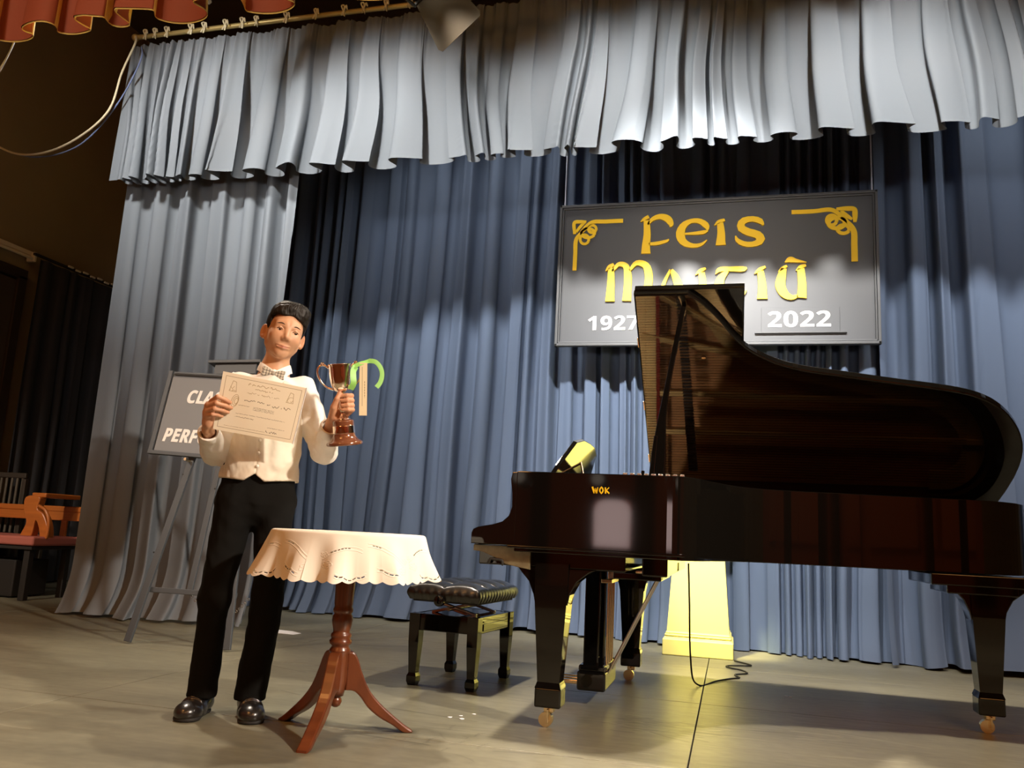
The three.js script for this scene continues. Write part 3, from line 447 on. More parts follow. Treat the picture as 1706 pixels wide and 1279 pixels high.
  leg(1.77, -0.20, 0.66);
  mesh('leg_mount', box(0.42, 0.05, 0.5, 1.74, 0.64, -0.3, 0.006), B, t); mesh('leg_mount', box(0.28, 0.04, 0.34, 1.74, 0.60, -0.26, 0.006), B, t);
  mesh('under_beam', box(0.1, 0.11, 1.3, 0.40, 0.655, -0.04, 0.006), B, t);
  mesh('trap_lever', box(0.2, 0.03, 0.5, 0.31, 0.588, 0.15, 0.005), B, t); mesh('trap_spring', box(0.05, 0.012, 0.03, 0.33, 0.608, 0.412, 0.004), M.brass, t);
  // lyre with pedals
  const ly = mesh('lyre', [box(0.07, 0.52, 0.045, 0.185, 0.36, 0.03, 0.006), box(0.07, 0.52, 0.045, 0.185, 0.36, -0.15, 0.006), box(0.13, 0.085, 0.36, 0.20, 0.105, -0.06, 0.012), box(0.12, 0.03, 0.34, 0.2, 0.158, -0.06, 0.01), box(0.16, 0.03, 0.3, 0.2, 0.605, -0.06, 0.006)], B, t); ly.position.x = -0.115;
  for (const z of [-0.13, -0.06, 0.01]) { mesh('pedal', [extrude(stroke([[0.15, 0, 0.022], [0.08, 0, 0.024], [0.03, 0, 0.034], [0.0, 0, 0.026]], 16), 0.012, 0.003).rotateX(-Math.PI / 2).translate(0, 0.075, z)], M.brass, ly); }
  for (const z of [-0.15, -0.085, -0.03, 0.03]) mesh('pedal_rod', rod([0.255, 0.10, z], [0.255, 0.60, z], 0.0055), M.brass, ly);
  mesh('rod_guide', box(0.05, 0.02, 0.24, 0.25, 0.545, -0.05, 0.004), M.brass, ly);
  for (const z of [-0.13, 0.01]) mesh('lyre_brace', rod([0.26, 0.13, z], [0.50, 0.61, z + 0.04], 0.006), M.steel, ly);
  // small gold maker's mark inlaid on the cheek
  const mk = (p, w = 0.006) => extrude(stroke(p.map(([x, y]) => [x * 0.72, y * 0.9, w * 0.8]), 8), 0.0012).translate(0.158, 0.912, 0.7035);
  mesh('maker_mark', [mk([[0, 0.028], [0.012, 0.0]], 0.009), mk([[0.012, 0.0], [0.016, 0.022]], 0.005), mk([[0.016, 0.022], [0.026, 0.0]], 0.008), mk([[0.026, 0], [0.03, 0.026]], 0.004), mk([[0.04, 0.014], [0.05, 0.0], [0.06, 0.014], [0.05, 0.028], [0.04, 0.014]], 0.007), mk([[0.072, 0.027], [0.074, 0.0]], 0.007), mk([[0.076, 0.013], [0.092, 0.027]], 0.004), mk([[0.078, 0.013], [0.094, 0.001]], 0.007)], M.goldLetter, t);
}

// ------------------------------------------------------------------ yellow pedestal behind the piano
{
  const t = thing('pedestal', 'bright yellow tapered pedestal with a stepped base behind the grand piano', 'pedestal', [-0.216, 0, -6.05]);
  const fr = (y0, y1, w0, w1) => toCreasedNormals(new THREE.CylinderGeometry(w1 / Math.SQRT2, w0 / Math.SQRT2, y1 - y0, 4, 1).rotateY(Math.PI / 4).translate(0, (y0 + y1) / 2, 0), 0.5);
  mesh('shaft', fr(0.15, 1.22, 0.405, 0.26), M.pedestal, t);
  mesh('base', [box(0.458, 0.105, 0.458, 0, 0.0525, 0, 0.008), fr(0.105, 0.118, 0.44, 0.43), box(0.432, 0.016, 0.432, 0, 0.128, 0, 0.007), box(0.418, 0.012, 0.418, 0, 0.142, 0, 0.005), fr(0.14, 0.16, 0.415, 0.40)], M.pedestal, t);
  mesh('capital', [box(0.33, 0.03, 0.33, 0, 1.235, 0, 0.006), box(0.37, 0.035, 0.37, 0, 1.267, 0, 0.006)], M.pedestal, t);
  tag(mesh('cable', tube([[-0.217, 0.63, -4.50], [-0.212, 0.45, -4.53], [-0.205, 0.15, -4.60], [-0.19, 0.03, -4.66], [-0.162, 0.005, -4.69], [-0.08, 0.005, -4.88], [0.0, 0.005, -5.02], [0.045, 0.005, -5.08], [0.02, 0.005, -5.18], [0.09, 0.005, -5.28], [0.05, 0.005, -5.40], [0.0, 0.006, -5.43], [-0.03, 0.006, -5.50], [0.04, 0.006, -5.56], [0.12, 0.006, -5.62], [0.02, 0.006, -5.78]], 0.0045, 140, 8), M.cable, scene), 'thin black cable hanging from the piano and snaking across the floor to the yellow pedestal', 'cable');
}

// ------------------------------------------------------------------ round tripod table and its cloth
{
  const cx = -1.383, cz = -2.908;
  const t = thing('pedestal_table', 'small round wooden table with a turned column and three splayed legs', 'table', [cx, 0, cz]);
  mesh('tabletop', lathe([[0, 0.685], [0.25, 0.685], [0.262, 0.688], [0.268, 0.697], [0.265, 0.707], [0, 0.707]], 64), M.mahogany, t);
  mesh('column', lathe([[0, 0.13], [0.026, 0.13], [0.03, 0.15], [0.036, 0.18], [0.036, 0.265], [0.034, 0.275], [0.0385, 0.283], [0.0385, 0.29], [0.033, 0.298], [0.031, 0.305], [0.040, 0.312], [0.041, 0.322], [0.034, 0.33], [0.038, 0.338], [0.0365, 0.346], [0.030, 0.352], [0.031, 0.36], [0.036, 0.378], [0.038, 0.395], [0.036, 0.41], [0.031, 0.418], [0.036, 0.424], [0.0365, 0.434], [0.032, 0.444], [0.034, 0.45], [0.037, 0.56], [0.038, 0.66], [0.06, 0.672], [0.07, 0.686], [0, 0.686]], 40), M.mahogany, t);
  mesh('finial', lathe([[0, 0.09], [0.008, 0.091], [0.017, 0.097], [0.0225, 0.11], [0.019, 0.122], [0.012, 0.128], [0.02, 0.133], [0.024, 0.14], [0, 0.14]], 28), M.mahogany, t);
  const topEdge = [[0.028, 0.285], [0.05, 0.283], [0.066, 0.262], [0.085, 0.215], [0.115, 0.155], [0.155, 0.108], [0.205, 0.065], [0.262, 0.022], [0.285, 0.008]];
  const low = [[0.287, 0.0], [0.262, 0.0], [0.248, 0.004], [0.21, 0.028], [0.16, 0.055], [0.115, 0.09], [0.085, 0.127], [0.06, 0.147], [0.028, 0.15]];
  for (const a of [6.0, -112.1, 122.5]) { const g = extrude([...spline2(topEdge, 30), ...spline2(low, 30)], 0.032, 0.006); g.translate(0, 0, -0.016); g.rotateY((a - 90) * Math.PI / 180); mesh('leg', g, M.mahogany, t); }

  // cloth: flat top, bend, folds and scalloped hem, slits cut through as alpha
  const nt = 720, rows = [], r0 = 0.272, top = 0.7135, n = noise2(91);
  for (let i = 0; i <= 8; i++) rows.push([r0 * i / 8, top, 0]);
  for (let i = 1; i <= 5; i++) { const a = i / 5 * 1.25; rows.push([r0 + 0.014 * Math.sin(a), top - 0.014 * (1 - Math.cos(a)), 0.02]); }
  for (let i = 1; i <= 22; i++) { const k = i / 22; rows.push([r0 + 0.0133 + 0.052 * k, top - 0.0096 - 0.148 * k, k]); }
  const pos = [], uv = [], idx = [];
  rows.forEach(([r, y, k], j) => {
    for (let i = 0; i <= nt; i++) {
      const th = i / nt * 2 * Math.PI, fo = Math.cos(th * 11 + 1.3 + 1.2 * Math.sin(th * 2 + 0.5)) + 0.45 * Math.cos(th * 19 + 0.4), rr = r + 0.0185 * Math.pow(k, 1.15) * fo + 0.006 * k * (n(th * 6, k * 2) - 0.5);
      const sc = k > 0.02 ? k * k * (0.0085 * Math.abs(Math.sin(th * 23))) + 0.012 * k * (n(Math.cos(th) * 2 + 5, Math.sin(th) * 2 + 5) - 0.5) : 0;
      pos.push(cx + rr * Math.sin(th), y - sc + (k ? 0 : 0), cz + rr * Math.cos(th)); uv.push(i / nt, j < 9 ? 0.55 + 0.45 * (1 - j / 8) : 0.5 * (1 - k) + 0.02);
    }
  });
  const w = nt + 1; for (let j = 0; j + 1 < rows.length; j++) for (let i = 0; i < nt; i++) { const p = j * w + i; idx.push(p, p + w, p + 1, p + 1, p + w, p + w + 1); }
  const g = new THREE.BufferGeometry(); g.setAttribute('position', new THREE.Float32BufferAttribute(pos, 3)); g.setAttribute('uv', new THREE.Float32BufferAttribute(uv, 2)); g.setIndex(idx); g.computeVertexNormals();
  const W = 2048, H = 512, motif = (c, cut) => { // eight repeats of a scrolling cutwork band (u round the hem, lower half of v)
    for (let k = 0; k < 6; k++) {
      const x = k * W / 6 + 40, u = W / 6, Y = (v) => H * (1 - v);
      const P = (fn, m) => Array.from({ length: m + 1 }, (_, i) => fn(i / m));
      const scroll = P((q) => [x + u * (0.04 + 0.42 * q), Y(0.24 + 0.16 * Math.sin(q * Math.PI * 0.62 + 0.15) * (1 - 0.2 * q))], 24), scroll2 = P((q) => [x + u * (0.52 + 0.42 * q), Y(0.42 - 0.22 * q * q)], 24), swag = P((q) => [x + u * (0.2 + 0.3 * q), Y(0.10 - 0.05 * Math.sin(q * Math.PI))], 14), swag2 = P((q) => [x + u * (0.62 + 0.22 * q), Y(0.16 - 0.07 * q)], 10);
      if (cut) {
        c.strokeStyle = '#000'; c.lineWidth = 5; c.lineCap = 'butt';
        for (const [line, from, to] of [[scroll, 5, 17], [scroll2, 3, 8], [swag, 0, 14], [swag2, 1, 9]]) for (let i = from; i < to; i += 2) { c.beginPath(); c.moveTo(...line[i]); const e = line[i + 1]; c.lineTo(line[i][0] + (e[0] - line[i][0]) * 1.45, line[i][1] + (e[1] - line[i][1]) * 1.45); c.stroke(); }
      } else {
        c.lineWidth = 5; c.strokeStyle = '#fff';
        for (const line of [scroll, scroll2, swag, swag2]) for (const dy of [-9, 9]) { c.beginPath(); line.forEach((p, i) => (i ? c.lineTo(p[0], p[1] + dy) : c.moveTo(p[0], p[1] + dy))); c.stroke(); }
        for (const [a, b, r] of [[0.1, 0.2, 26], [0.9, 0.16, 30], [0.96, 0.26, 16], [0.06, 0.3, 14]]) for (let i = 0; i < 5; i++) { c.beginPath(); c.ellipse(x + u * a + 9 * Math.cos(i * 1.26), Y(b) + 9 * Math.sin(i * 1.26), r * 0.45, r * 0.3, i * 1.26, 0, 7); c.stroke(); }
      }
    }
  };
  const alpha = canvasTex(W, H, (c) => { c.fillStyle = '#fff'; c.fillRect(0, 0, W, H); motif(c, true); }, false), relief = canvasTex(W, H, (c) => { c.fillStyle = '#555'; c.fillRect(0, 0, W, H); motif(c, false); }, false);
  for (const x of [alpha, relief]) x.wrapS = THREE.RepeatWrapping;
  tag(mesh('tablecloth', g, phy({ color: lin(0.80, 0.76, 0.66), roughness: 0.85, alphaMap: alpha, alphaTest: 0.5, bumpMap: relief, bumpScale: 0.0012, side: THREE.DoubleSide }), scene), 'cream lace tablecloth with a scalloped hem draped over the small round table', 'tablecloth');
}

// ------------------------------------------------------------------ piano stool
{
  const t = thing('piano_stool', 'black piano stool with a tufted leather seat beside the lace-covered table', 'stool', [-1.312, 0, -4.16], -0.085);
  const lx = 0.152, lz = 0.225;
  for (const [a, b] of [[-1, 1], [-1, -1], [1, -1], [1, 1]]) {
    const s = (y0, y1, w0, w1) => toCreasedNormals(new THREE.CylinderGeometry(w1 / Math.SQRT2, w0 / Math.SQRT2, y1 - y0, 4, 1).rotateY(Math.PI / 4).translate(a * lx, (y0 + y1) / 2, b * lz), 0.5);
    mesh('leg', [s(0.055, 0.2, 0.037, 0.052), s(0.2, 0.335, 0.052, 0.056), s(0.0, 0.018, 0.038, 0.05), s(0.018, 0.042, 0.05, 0.05), s(0.042, 0.06, 0.05, 0.034)], M.piano, t);
  }
  mesh('apron', [box(0.018, 0.078, 0.40, -lx - 0.012, 0.296, 0), box(0.018, 0.078, 0.40, lx + 0.012, 0.296, 0), box(0.26, 0.078, 0.018, 0, 0.296, lz + 0.012), box(0.26, 0.078, 0.018, 0, 0.296, -lz - 0.012), box(0.30, 0.012, 0.44, 0, 0.328, 0)], M.piano, t);
  mesh('apron_moulding', [box(0.006, 0.006, 0.34, lx + 0.022, 0.312, 0, 0.002), box(0.006, 0.034, 0.34, lx + 0.022, 0.285, 0, 0.003)], M.piano, t);
  mesh('lift_frame', [bar([-0.12, 0.335, 0.12], [0.12, 0.395, 0.12], 0.014, 0.02), bar([0.12, 0.335, 0.13], [-0.12, 0.395, 0.13], 0.014, 0.02), bar([-0.12, 0.335, -0.12], [0.12, 0.395, -0.12], 0.014, 0.02), bar([0.12, 0.335, -0.13], [-0.12, 0.395, -0.13], 0.014, 0.02), rod([0, 0.36, -0.2], [0, 0.36, 0.2], 0.009)], M.steel, t);
  mesh('knob', [new THREE.CylinderGeometry(0.026, 0.026, 0.02, 28).rotateX(Math.PI / 2).translate(-0.01, 0.405, 0.292), new THREE.SphereGeometry(0.026, 20, 12).scale(1, 1, 0.35).translate(-0.01, 0.405, 0.302), rod([-0.01, 0.405, 0.2], [-0.01, 0.405, 0.292], 0.008)], M.piano, t);
  mesh('seat_board', box(0.34, 0.014, 0.5, 0, 0.40, 0), M.dark, t);
  // cushion: tufted top and pleated sides
  const nu = 60, nv = 96, hx = 0.178, hz = 0.272, pos = [], uv = [], idx = [], y0 = 0.452;
  const H = (u, v) => { const a = Math.pow(Math.abs(Math.sin(Math.PI * 2 * u)), 0.45), b = Math.pow(Math.abs(Math.sin(Math.PI * 4 * v)), 0.45), e = Math.min(1, Math.min(u, 1 - u) / 0.10) * 0.5 + 0.5; return 0.012 + 0.026 * a * b * e + 0.012 * Math.sin(Math.PI * u) * Math.sin(Math.PI * v); };
  for (let j = 0; j <= nv; j++) for (let i = 0; i <= nu; i++) { const u = i / nu, v = j / nv; pos.push((u - 0.5) * 2 * hx, y0 + H(u, v), (v - 0.5) * 2 * hz); uv.push(u, v); }
  for (let j = 0; j < nv; j++) for (let i = 0; i < nu; i++) { const p = j * (nu + 1) + i; idx.push(p, p + nu + 1, p + 1, p + 1, p + nu + 1, p + nu + 2); }
  const rim = []; for (let i = 0; i < nu; i++) rim.push([i, 0]); for (let j = 0; j < nv; j++) rim.push([nu, j]); for (let i = nu; i > 0; i--) rim.push([i, nv]); for (let j = nv; j > 0; j--) rim.push([0, j]);
  let prev = rim.map(([i, j]) => j * (nu + 1) + i); const N = rim.length, rr = rng(6);
  for (let l = 1; l <= 6; l++) {
    const k = l / 6, cur = rim.map(([i, j], q) => { const u = i / nu, v = j / nv, bulge = 0.012 * Math.sin(Math.PI * Math.min(1, k * 1.05)) + 0.0035 * Math.sin(q * 0.9) * k * (0.6 + 0.8 * rr()), ox = i === 0 ? -1 : i === nu ? 1 : 0, oz = j === 0 ? -1 : j === nv ? 1 : 0, top = y0 + H(u, v); pos.push((u - 0.5) * 2 * hx + ox * bulge, top + (0.403 - top) * k, (v - 0.5) * 2 * hz + oz * bulge); uv.push(q / 20, k); return pos.length / 3 - 1; });
    for (let q = 0; q < N; q++) { const q1 = (q + 1) % N; idx.push(prev[q], prev[q1], cur[q], prev[q1], cur[q1], cur[q]); } prev = cur;
  }
  const g = new THREE.BufferGeometry(); g.setAttribute('position', new THREE.Float32BufferAttribute(pos, 3)); g.setAttribute('uv', new THREE.Float32BufferAttribute(uv, 2)); g.setIndex(idx); g.computeVertexNormals();
  mesh('cushion', g, M.leather, t);
  const bt = []; for (let i = 0; i <= 2; i++) for (let j = 1; j < 4; j++) if (i === 1) bt.push(new THREE.SphereGeometry(0.009, 12, 8).scale(1, 0.5, 1).translate((i / 2 - 0.5) * 2 * hx, y0 + 0.016, (j / 4 - 0.5) * 2 * hz)); bt.forEach((b) => mesh('button', b, M.leather, t));
}

// ------------------------------------------------------------------ easel and the class board
{
  const F = V(-3.397, 0, -4.309), ex = V(0.997, 0, -0.075), nn = V(0.074, 0.156, 0.985).normalize(), uu = V(-0.012, 0.988, -0.156).normalize();
  const m = new THREE.Matrix4().makeBasis(ex.clone().normalize(), uu, nn);
  const t = new THREE.Group(); t.name = numbered('easel'); t.position.copy(F); scene.add(t); tag(t, 'dark grey wooden easel standing behind the boy', 'easel');
  const L = (a, b, c = 0) => V(a, b, c).applyMatrix4(m).toArray();
  const wood = (a, b, w = 0.042, d = 0.022) => { const A = V(a[0], a[1], a[2] ?? 0), B = V(b[0], b[1], b[2] ?? 0), l = A.distanceTo(B), g = new RoundedBoxGeometry(w, l, d, 2, 0.003), y = B.clone().sub(A).normalize(), z = V(0, 0, 1).addScaledVector(y, -y.z).normalize(), x = new THREE.Vector3().crossVectors(y, z); g.applyMatrix4(new THREE.Matrix4().makeBasis(x, y, z).setPosition(A.add(B).multiplyScalar(0.5))); g.applyMatrix4(m); return g; };
  mesh('leg', wood([0.02, 0.004, 0.03], [0.262, 1.73, 0.0]), M.easel, t); mesh('leg', wood([0.646, 0.004, 0.03], [0.48, 1.73, 0.0]), M.easel, t);
  mesh('mast', wood([0.325, 0.29, -0.005], [0.381, 1.72, -0.005], 0.036, 0.018), M.easel, t);
  mesh('crossbar', wood([0.07, 0.306, 0.0], [0.63, 0.306, 0.0], 0.03, 0.018), M.easel, t);
  mesh('head', [wood([0.172, 1.732, 0.012], [0.53, 1.742, 0.012], 0.02, 0.09), wood([0.215, 1.69, 0.03], [0.50, 1.698, 0.03], 0.075, 0.014)], M.easel, t);
  { const a = V(0.37, 1.68, -0.02).applyMatrix4(m), rear = [a.x + 0.04, 0.002, a.z - 0.62]; mesh('rear_leg', bar(rear, a.toArray(), 0.036, 0.02), M.easel, t); const links = []; for (let i = 0; i < 26; i++) { const k = i / 25, p = V(...L(0.33, 0.30)).lerp(V(rear[0] - 0.02, 0.35, rear[2] + 0.13), k); const g = new THREE.TorusGeometry(0.008, 0.0022, 6, 10); if (i % 2) g.rotateY(1.57); g.translate(p.x, p.y - 0.34 * Math.sin(Math.PI * k) * 0.55, p.z); links.push(g); } mesh('chain', links, M.steel, t); }
  for (const [a, b] of [[0.05, 0.52], [0.083, 0.68], [0.105, 0.84], [0.13, 1.0], [0.36, 0.92]]) mesh('peg', new THREE.CylinderGeometry(0.005, 0.005, 0.004, 10).rotateX(Math.PI / 2).applyMatrix4(new THREE.Matrix4().makeTranslation(a + 0.013, b, 0.034 - 0.02 * b / 1.73)).applyMatrix4(m), M.dark, t);
  for (const [a, b] of [[0.166, 1.085], [0.5, 1.07]]) mesh('rest_peg', rod(L(a, b, 0.0), L(a, b, 0.075), 0.009), M.brass, t);

  // board standing on the pegs, turned a little clockwise
  const b = new THREE.Group(); b.name = numbered('notice_board'); scene.add(b); tag(b, 'grey board with white CLASS lettering resting on the easel', 'notice board');
  const o = V(-0.114, 1.118, 0.032).applyMatrix4(m).add(F); const ang = -0.042, by = uu.clone().multiplyScalar(Math.cos(ang)).addScaledVector(ex, -Math.sin(ang)).normalize(), bx = new THREE.Vector3().crossVectors(by, nn).normalize();
  b.position.copy(o); b.quaternion.setFromRotationMatrix(new THREE.Matrix4().makeBasis(bx, by, nn));
  const W = 0.80, H = 0.55;
  mesh('backing', box(W, H, 0.012, W / 2, H / 2, 0, 0.002), M.easel, b);
  mesh('panel', box(W - 0.07, H - 0.055, 0.006, W / 2, H / 2 - 0.012, 0.009, 0.002), M.easelPanel, b);
  mesh('edge_rail', [box(0.028, H, 0.018, 0.014, H / 2, 0.012, 0.003), box(0.028, H, 0.018, W - 0.014, H / 2, 0.012, 0.003), box(W, 0.024, 0.02, W / 2, 0.012, 0.013, 0.003)], M.easel, b);
  mesh('slot', box(W - 0.085, 0.014, 0.006, W / 2, H - 0.02, 0.010, 0.001), M.dark, b);
  const word = (s, x, y, size) => { const g = new TextGeometry(s, { font: boldFont, size, depth: 0.001, curveSegments: 5, bevelEnabled: true, bevelSize: 0.0022, bevelThickness: 0.0008, bevelSegments: 1 }); g.applyMatrix4(new THREE.Matrix4().makeShear(0, 0, 0.16, 0, 0, 0)); g.scale(0.88, 1, 1); g.translate(x, y, 0.0125); mesh('lettering', g, M.white, b); };
  word('CLASS', 0.165, 0.345, 0.083); word('PERFORMER', 0.068, 0.088, 0.083);
}

// ------------------------------------------------------------------ wing furniture at the left edge
{
  const t = thing('settle', 'wooden settle with a scrolled arm and a salmon pink seat', 'settle', [-5.9, 0, -5.9], 0.05);
  mesh('back_rail', [box(1.5, 0.05, 0.04, -0.1, 0.745, -0.32, 0.012), box(1.5, 0.09, 0.025, -0.1, 0.69, -0.32, 0.006)], M.oak, t);
  mesh('back_splat', box(0.06, 0.2, 0.02, 0.2, 0.6, -0.32), M.oak, t);
  const arm = mesh('arm', [box(0.14, 0.04, 0.42, 0.27, 0.85, -0.1, 0.012), extrude(spline2([[0.0, 0.50], [0.04, 0.62], [0.0, 0.72], [0.0, 0.83], [0.14, 0.83], [0.13, 0.74], [0.19, 0.70], [0.25, 0.60], [0.26, 0.50], [0.20, 0.50], [0.17, 0.58], [0.13, 0.64], [0.1, 0.50]], 60, true), 0.06, 0.008).translate(0.16, 0.0, 0.06)], M.oak, t);
  mesh('scroll', tube([[0.31, 0.76, 0.13], [0.37, 0.73, 0.13], [0.415, 0.66, 0.13], [0.425, 0.56, 0.13], [0.42, 0.505, 0.13]], 0.014, 30, 10), M.oak, t);
  mesh('seat', [box(1.35, 0.075, 0.55, -0.25, 0.475, 0.0, 0.02)], M.salmon, t);
  mesh('seat_frame', box(1.3, 0.03, 0.5, -0.25, 0.42, 0, 0.006), M.dark, t);
  for (const [x, z] of [[0.34, 0.2], [-0.85, 0.2], [0.34, -0.22], [-0.85, -0.22]]) mesh('leg', box(0.055, 0.41, 0.055, x, 0.205, z, 0.006), M.dark, t);
  const c = thing('dining_chair', 'dark slatted chair back seen behind the settle', 'chair', [-6.55, 0, -6.42], 0.1);
  mesh('top_rail', box(0.36, 0.05, 0.03, 0.05, 1.03, 0.1, 0.01), M.darkWood, c); for (let i = 0; i < 6; i++) mesh('slat', box(0.022, 0.5, 0.016, -0.08 + i * 0.055, 0.76, 0.1, 0.005), M.slat, c);
  mesh('seat', box(0.4, 0.04, 0.4, 0.05, 0.46, -0.05, 0.01), M.darkWood, c); for (const [x, z] of [[-0.12, 0.1], [0.22, 0.1], [-0.12, -0.22], [0.22, -0.22]]) mesh('leg', box(0.04, z > 0 ? 1.0 : 0.44, 0.04, x, z > 0 ? 0.5 : 0.22, z, 0.006), M.darkWood, c);
  const bx = thing('flight_case', 'black case pushed under the settle in the dark wing', 'case', [-6.15, 0, -5.98]); mesh('body', box(0.8, 0.30, 0.36, 0, 0.16, 0, 0.012), M.dark, bx); mesh('catch', box(0.05, 0.04, 0.012, 0.2, 0.26, 0.184, 0.003), M.steel, bx); mesh('catch', box(0.05, 0.04, 0.012, -0.2, 0.26, 0.184, 0.003), M.steel, bx);
}

// ------------------------------------------------------------------ small things on the floor
{
  const s = new THREE.Shape([[0, 0], [0.21, 0.03], [0.2, 0.12], [0.09, 0.16], [-0.02, 0.15]].map(([x, y]) => new THREE.Vector2(x, y)));
  const g = new THREE.ExtrudeGeometry(s, { depth: 0.0012, bevelEnabled: false }); g.rotateX(-Math.PI / 2); g.rotateY(-0.2); g.translate(-3.03, 0.001, -5.21); tag(mesh('sheet_of_paper', g, M.paper, scene), 'white sheet of paper lying on the floor behind the boy', 'paper');
  const r = rng(12); [[-1.09, -3.354], [-1.037, -3.347], [-1.02, -3.455], [-1.06, -3.40], [0.269, -4.631], [0.29, -4.62]].forEach(([x, z], i) => {
    const p = Array.from({ length: 6 }, (_, k) => [Math.cos(k) * (0.006 + 0.008 * r()), Math.sin(k) * (0.005 + 0.006 * r())]); const e = extrude(p, 0.0015).rotateX(-Math.PI / 2).translate(x, 0.0008, z);
    tag(mesh('paper_scrap', e, M.paper, scene), i < 4 ? 'tiny white paper scrap on the floor between table and piano leg' : 'tiny white paper scrap on the floor under the piano', 'paper', i < 4 ? 'paper scraps between table and piano' : 'paper scraps under the piano');
  });
}

// ------------------------------------------------------------------ lanterns on the bar, each with its lamp
{
  const bt = thing('lighting_bar', 'steel pipe carrying the stage lanterns above the valance', 'pipe'); for (const z of [-4.1, -3.34, -5.7]) mesh('pipe', rod([-5.2, 4.62, z], [4.2, 4.62, z], 0.024), M.rodMetal, bt);
  for (const x of [-4.9, -1.1, 3.9]) for (const z of [-4.1, -3.34, -5.7]) mesh('hanger', rod([x, 4.62, z], [x, 6.4, z], 0.008), M.dark, bt);
  const lens = std({ color: lin(0.8, 0.8, 0.75), roughness: 0.3, emissive: lin(1, 0.93, 0.8), emissiveIntensity: 1.2 });
  const build = (o, label, flapLen, roll) => {
    const t = thing('stage_lantern', label, 'stage light', o.at); const d = V(...o.to).sub(V(...o.at)).normalize();
    const z = d, x = o.edge ? V(...o.edge).addScaledVector(d, -V(...o.edge).dot(d)).normalize() : new THREE.Vector3().crossVectors(V(0, 1, 0), z).normalize(), y = new THREE.Vector3().crossVectors(z, x); t.quaternion.setFromRotationMatrix(new THREE.Matrix4().makeBasis(x, y, z));
    mesh('housing', lathe([[0, -0.30], [0.06, -0.30], [0.11, -0.27], [0.125, -0.2], [0.125, -0.03], [0.135, -0.03], [0.135, 0.0], [0.105, 0.0]], 32).rotateX(Math.PI / 2), M.lanternBlack, t);
    mesh('lens', new THREE.CylinderGeometry(0.104, 0.104, 0.008, 32).rotateX(Math.PI / 2).translate(0, 0, -0.006), lens, t);
    mesh('bezel', [box(0.29, 0.018, 0.02, 0, 0.14, 0.008), box(0.29, 0.018, 0.02, 0, -0.14, 0.008), box(0.018, 0.29, 0.02, 0.14, 0, 0.008), box(0.018, 0.29, 0.02, -0.14, 0, 0.008)], M.lanternBlack, t);
    const fl = (a, open = 0.22) => { const g = extrude([[-0.13, 0], [0.13, 0], [0.17, flapLen * 0.92], [0.155, flapLen], [-0.155, flapLen], [-0.17, flapLen * 0.92]], 0.003); g.rotateX(Math.PI / 2 - open); g.translate(0, 0.145, 0.018); g.rotateZ(a); return g; };
    for (let k = 0; k < 4; k++) mesh('barn_door', fl(k * Math.PI / 2, o.seen ? [2.3, 2.9, 0.22, 2.9][k] : 0.75), M.flap, t);
    const yk = V(o.at[0], 4.595, o.at[2] > -3.8 ? -3.34 : o.at[2] < -5 ? -5.7 : -4.1).sub(V(...o.at)).applyQuaternion(t.quaternion.clone().invert()); mesh('yoke', [tube([[0.15, 0, -0.12], [0.16 , 0.06, -0.14], yk.clone().multiplyScalar(0.7).toArray(), yk.toArray()], 0.009, 20, 8), tube([[-0.15, 0, -0.12], [-0.16, 0.06, -0.14], yk.clone().multiplyScalar(0.7).toArray(), yk.toArray()], 0.009, 20, 8)], M.lanternBlack, t);
    const l = new THREE.SpotLight(o.warm ?? 0xffeeda, o.power, 0, o.angle, o.pen ?? 0.7, 2); l.position.copy(V(...o.at).addScaledVector(d, 0.02)); l.target.position.set(...o.to); l.castShadow = true; l.shadow.radius = 5; l.name = 'lantern_beam'; scene.add(l, l.target); l.target.name = 'lantern_aim';
  };
  LANTERNS.forEach((o) => build(o, o.label, o.seen ? 0.34 : o.at[2] < -5 ? 0.05 : 0.16, o.roll ?? 0));
  FRONT.forEach((o) => {
    const t = thing('front_lantern', o.label, 'stage light', o.at); const d = V(...o.to).sub(V(...o.at)).normalize(), z = d, x = new THREE.Vector3().crossVectors(V(0, 1, 0), z).normalize(), y = new THREE.Vector3().crossVectors(z, x); t.quaternion.setFromRotationMatrix(new THREE.Matrix4().makeBasis(x, y, z));
    mesh('housing', lathe([[0, -0.5], [0.08, -0.5], [0.12, -0.45], [0.12, -0.02], [0.13, -0.02], [0.13, 0.0], [0.105, 0.0]], 32).rotateX(Math.PI / 2), M.lanternBlack, t); mesh('lens', new THREE.CylinderGeometry(0.104, 0.104, 0.008, 32).rotateX(Math.PI / 2).translate(0, 0, -0.006), lens, t);
    const top = V(o.at[0], 6.4, o.at[2]).sub(V(...o.at)).applyQuaternion(t.quaternion.clone().invert()); mesh('hanger', rod([0, 0, -0.2], top.toArray(), 0.012), M.lanternBlack, t);
    const l = new THREE.SpotLight(o.color ?? 0xffeeda, o.power, 0, o.angle, o.pen ?? 0.6, 2); l.position.copy(V(...o.at).addScaledVector(d, 0.02)); l.target.position.set(...o.to); l.castShadow = true; l.shadow.radius = 5; l.shadow.radius = o.soft ?? 8; l.name = 'front_beam'; scene.add(l, l.target); l.target.name = 'front_aim';
  });
}

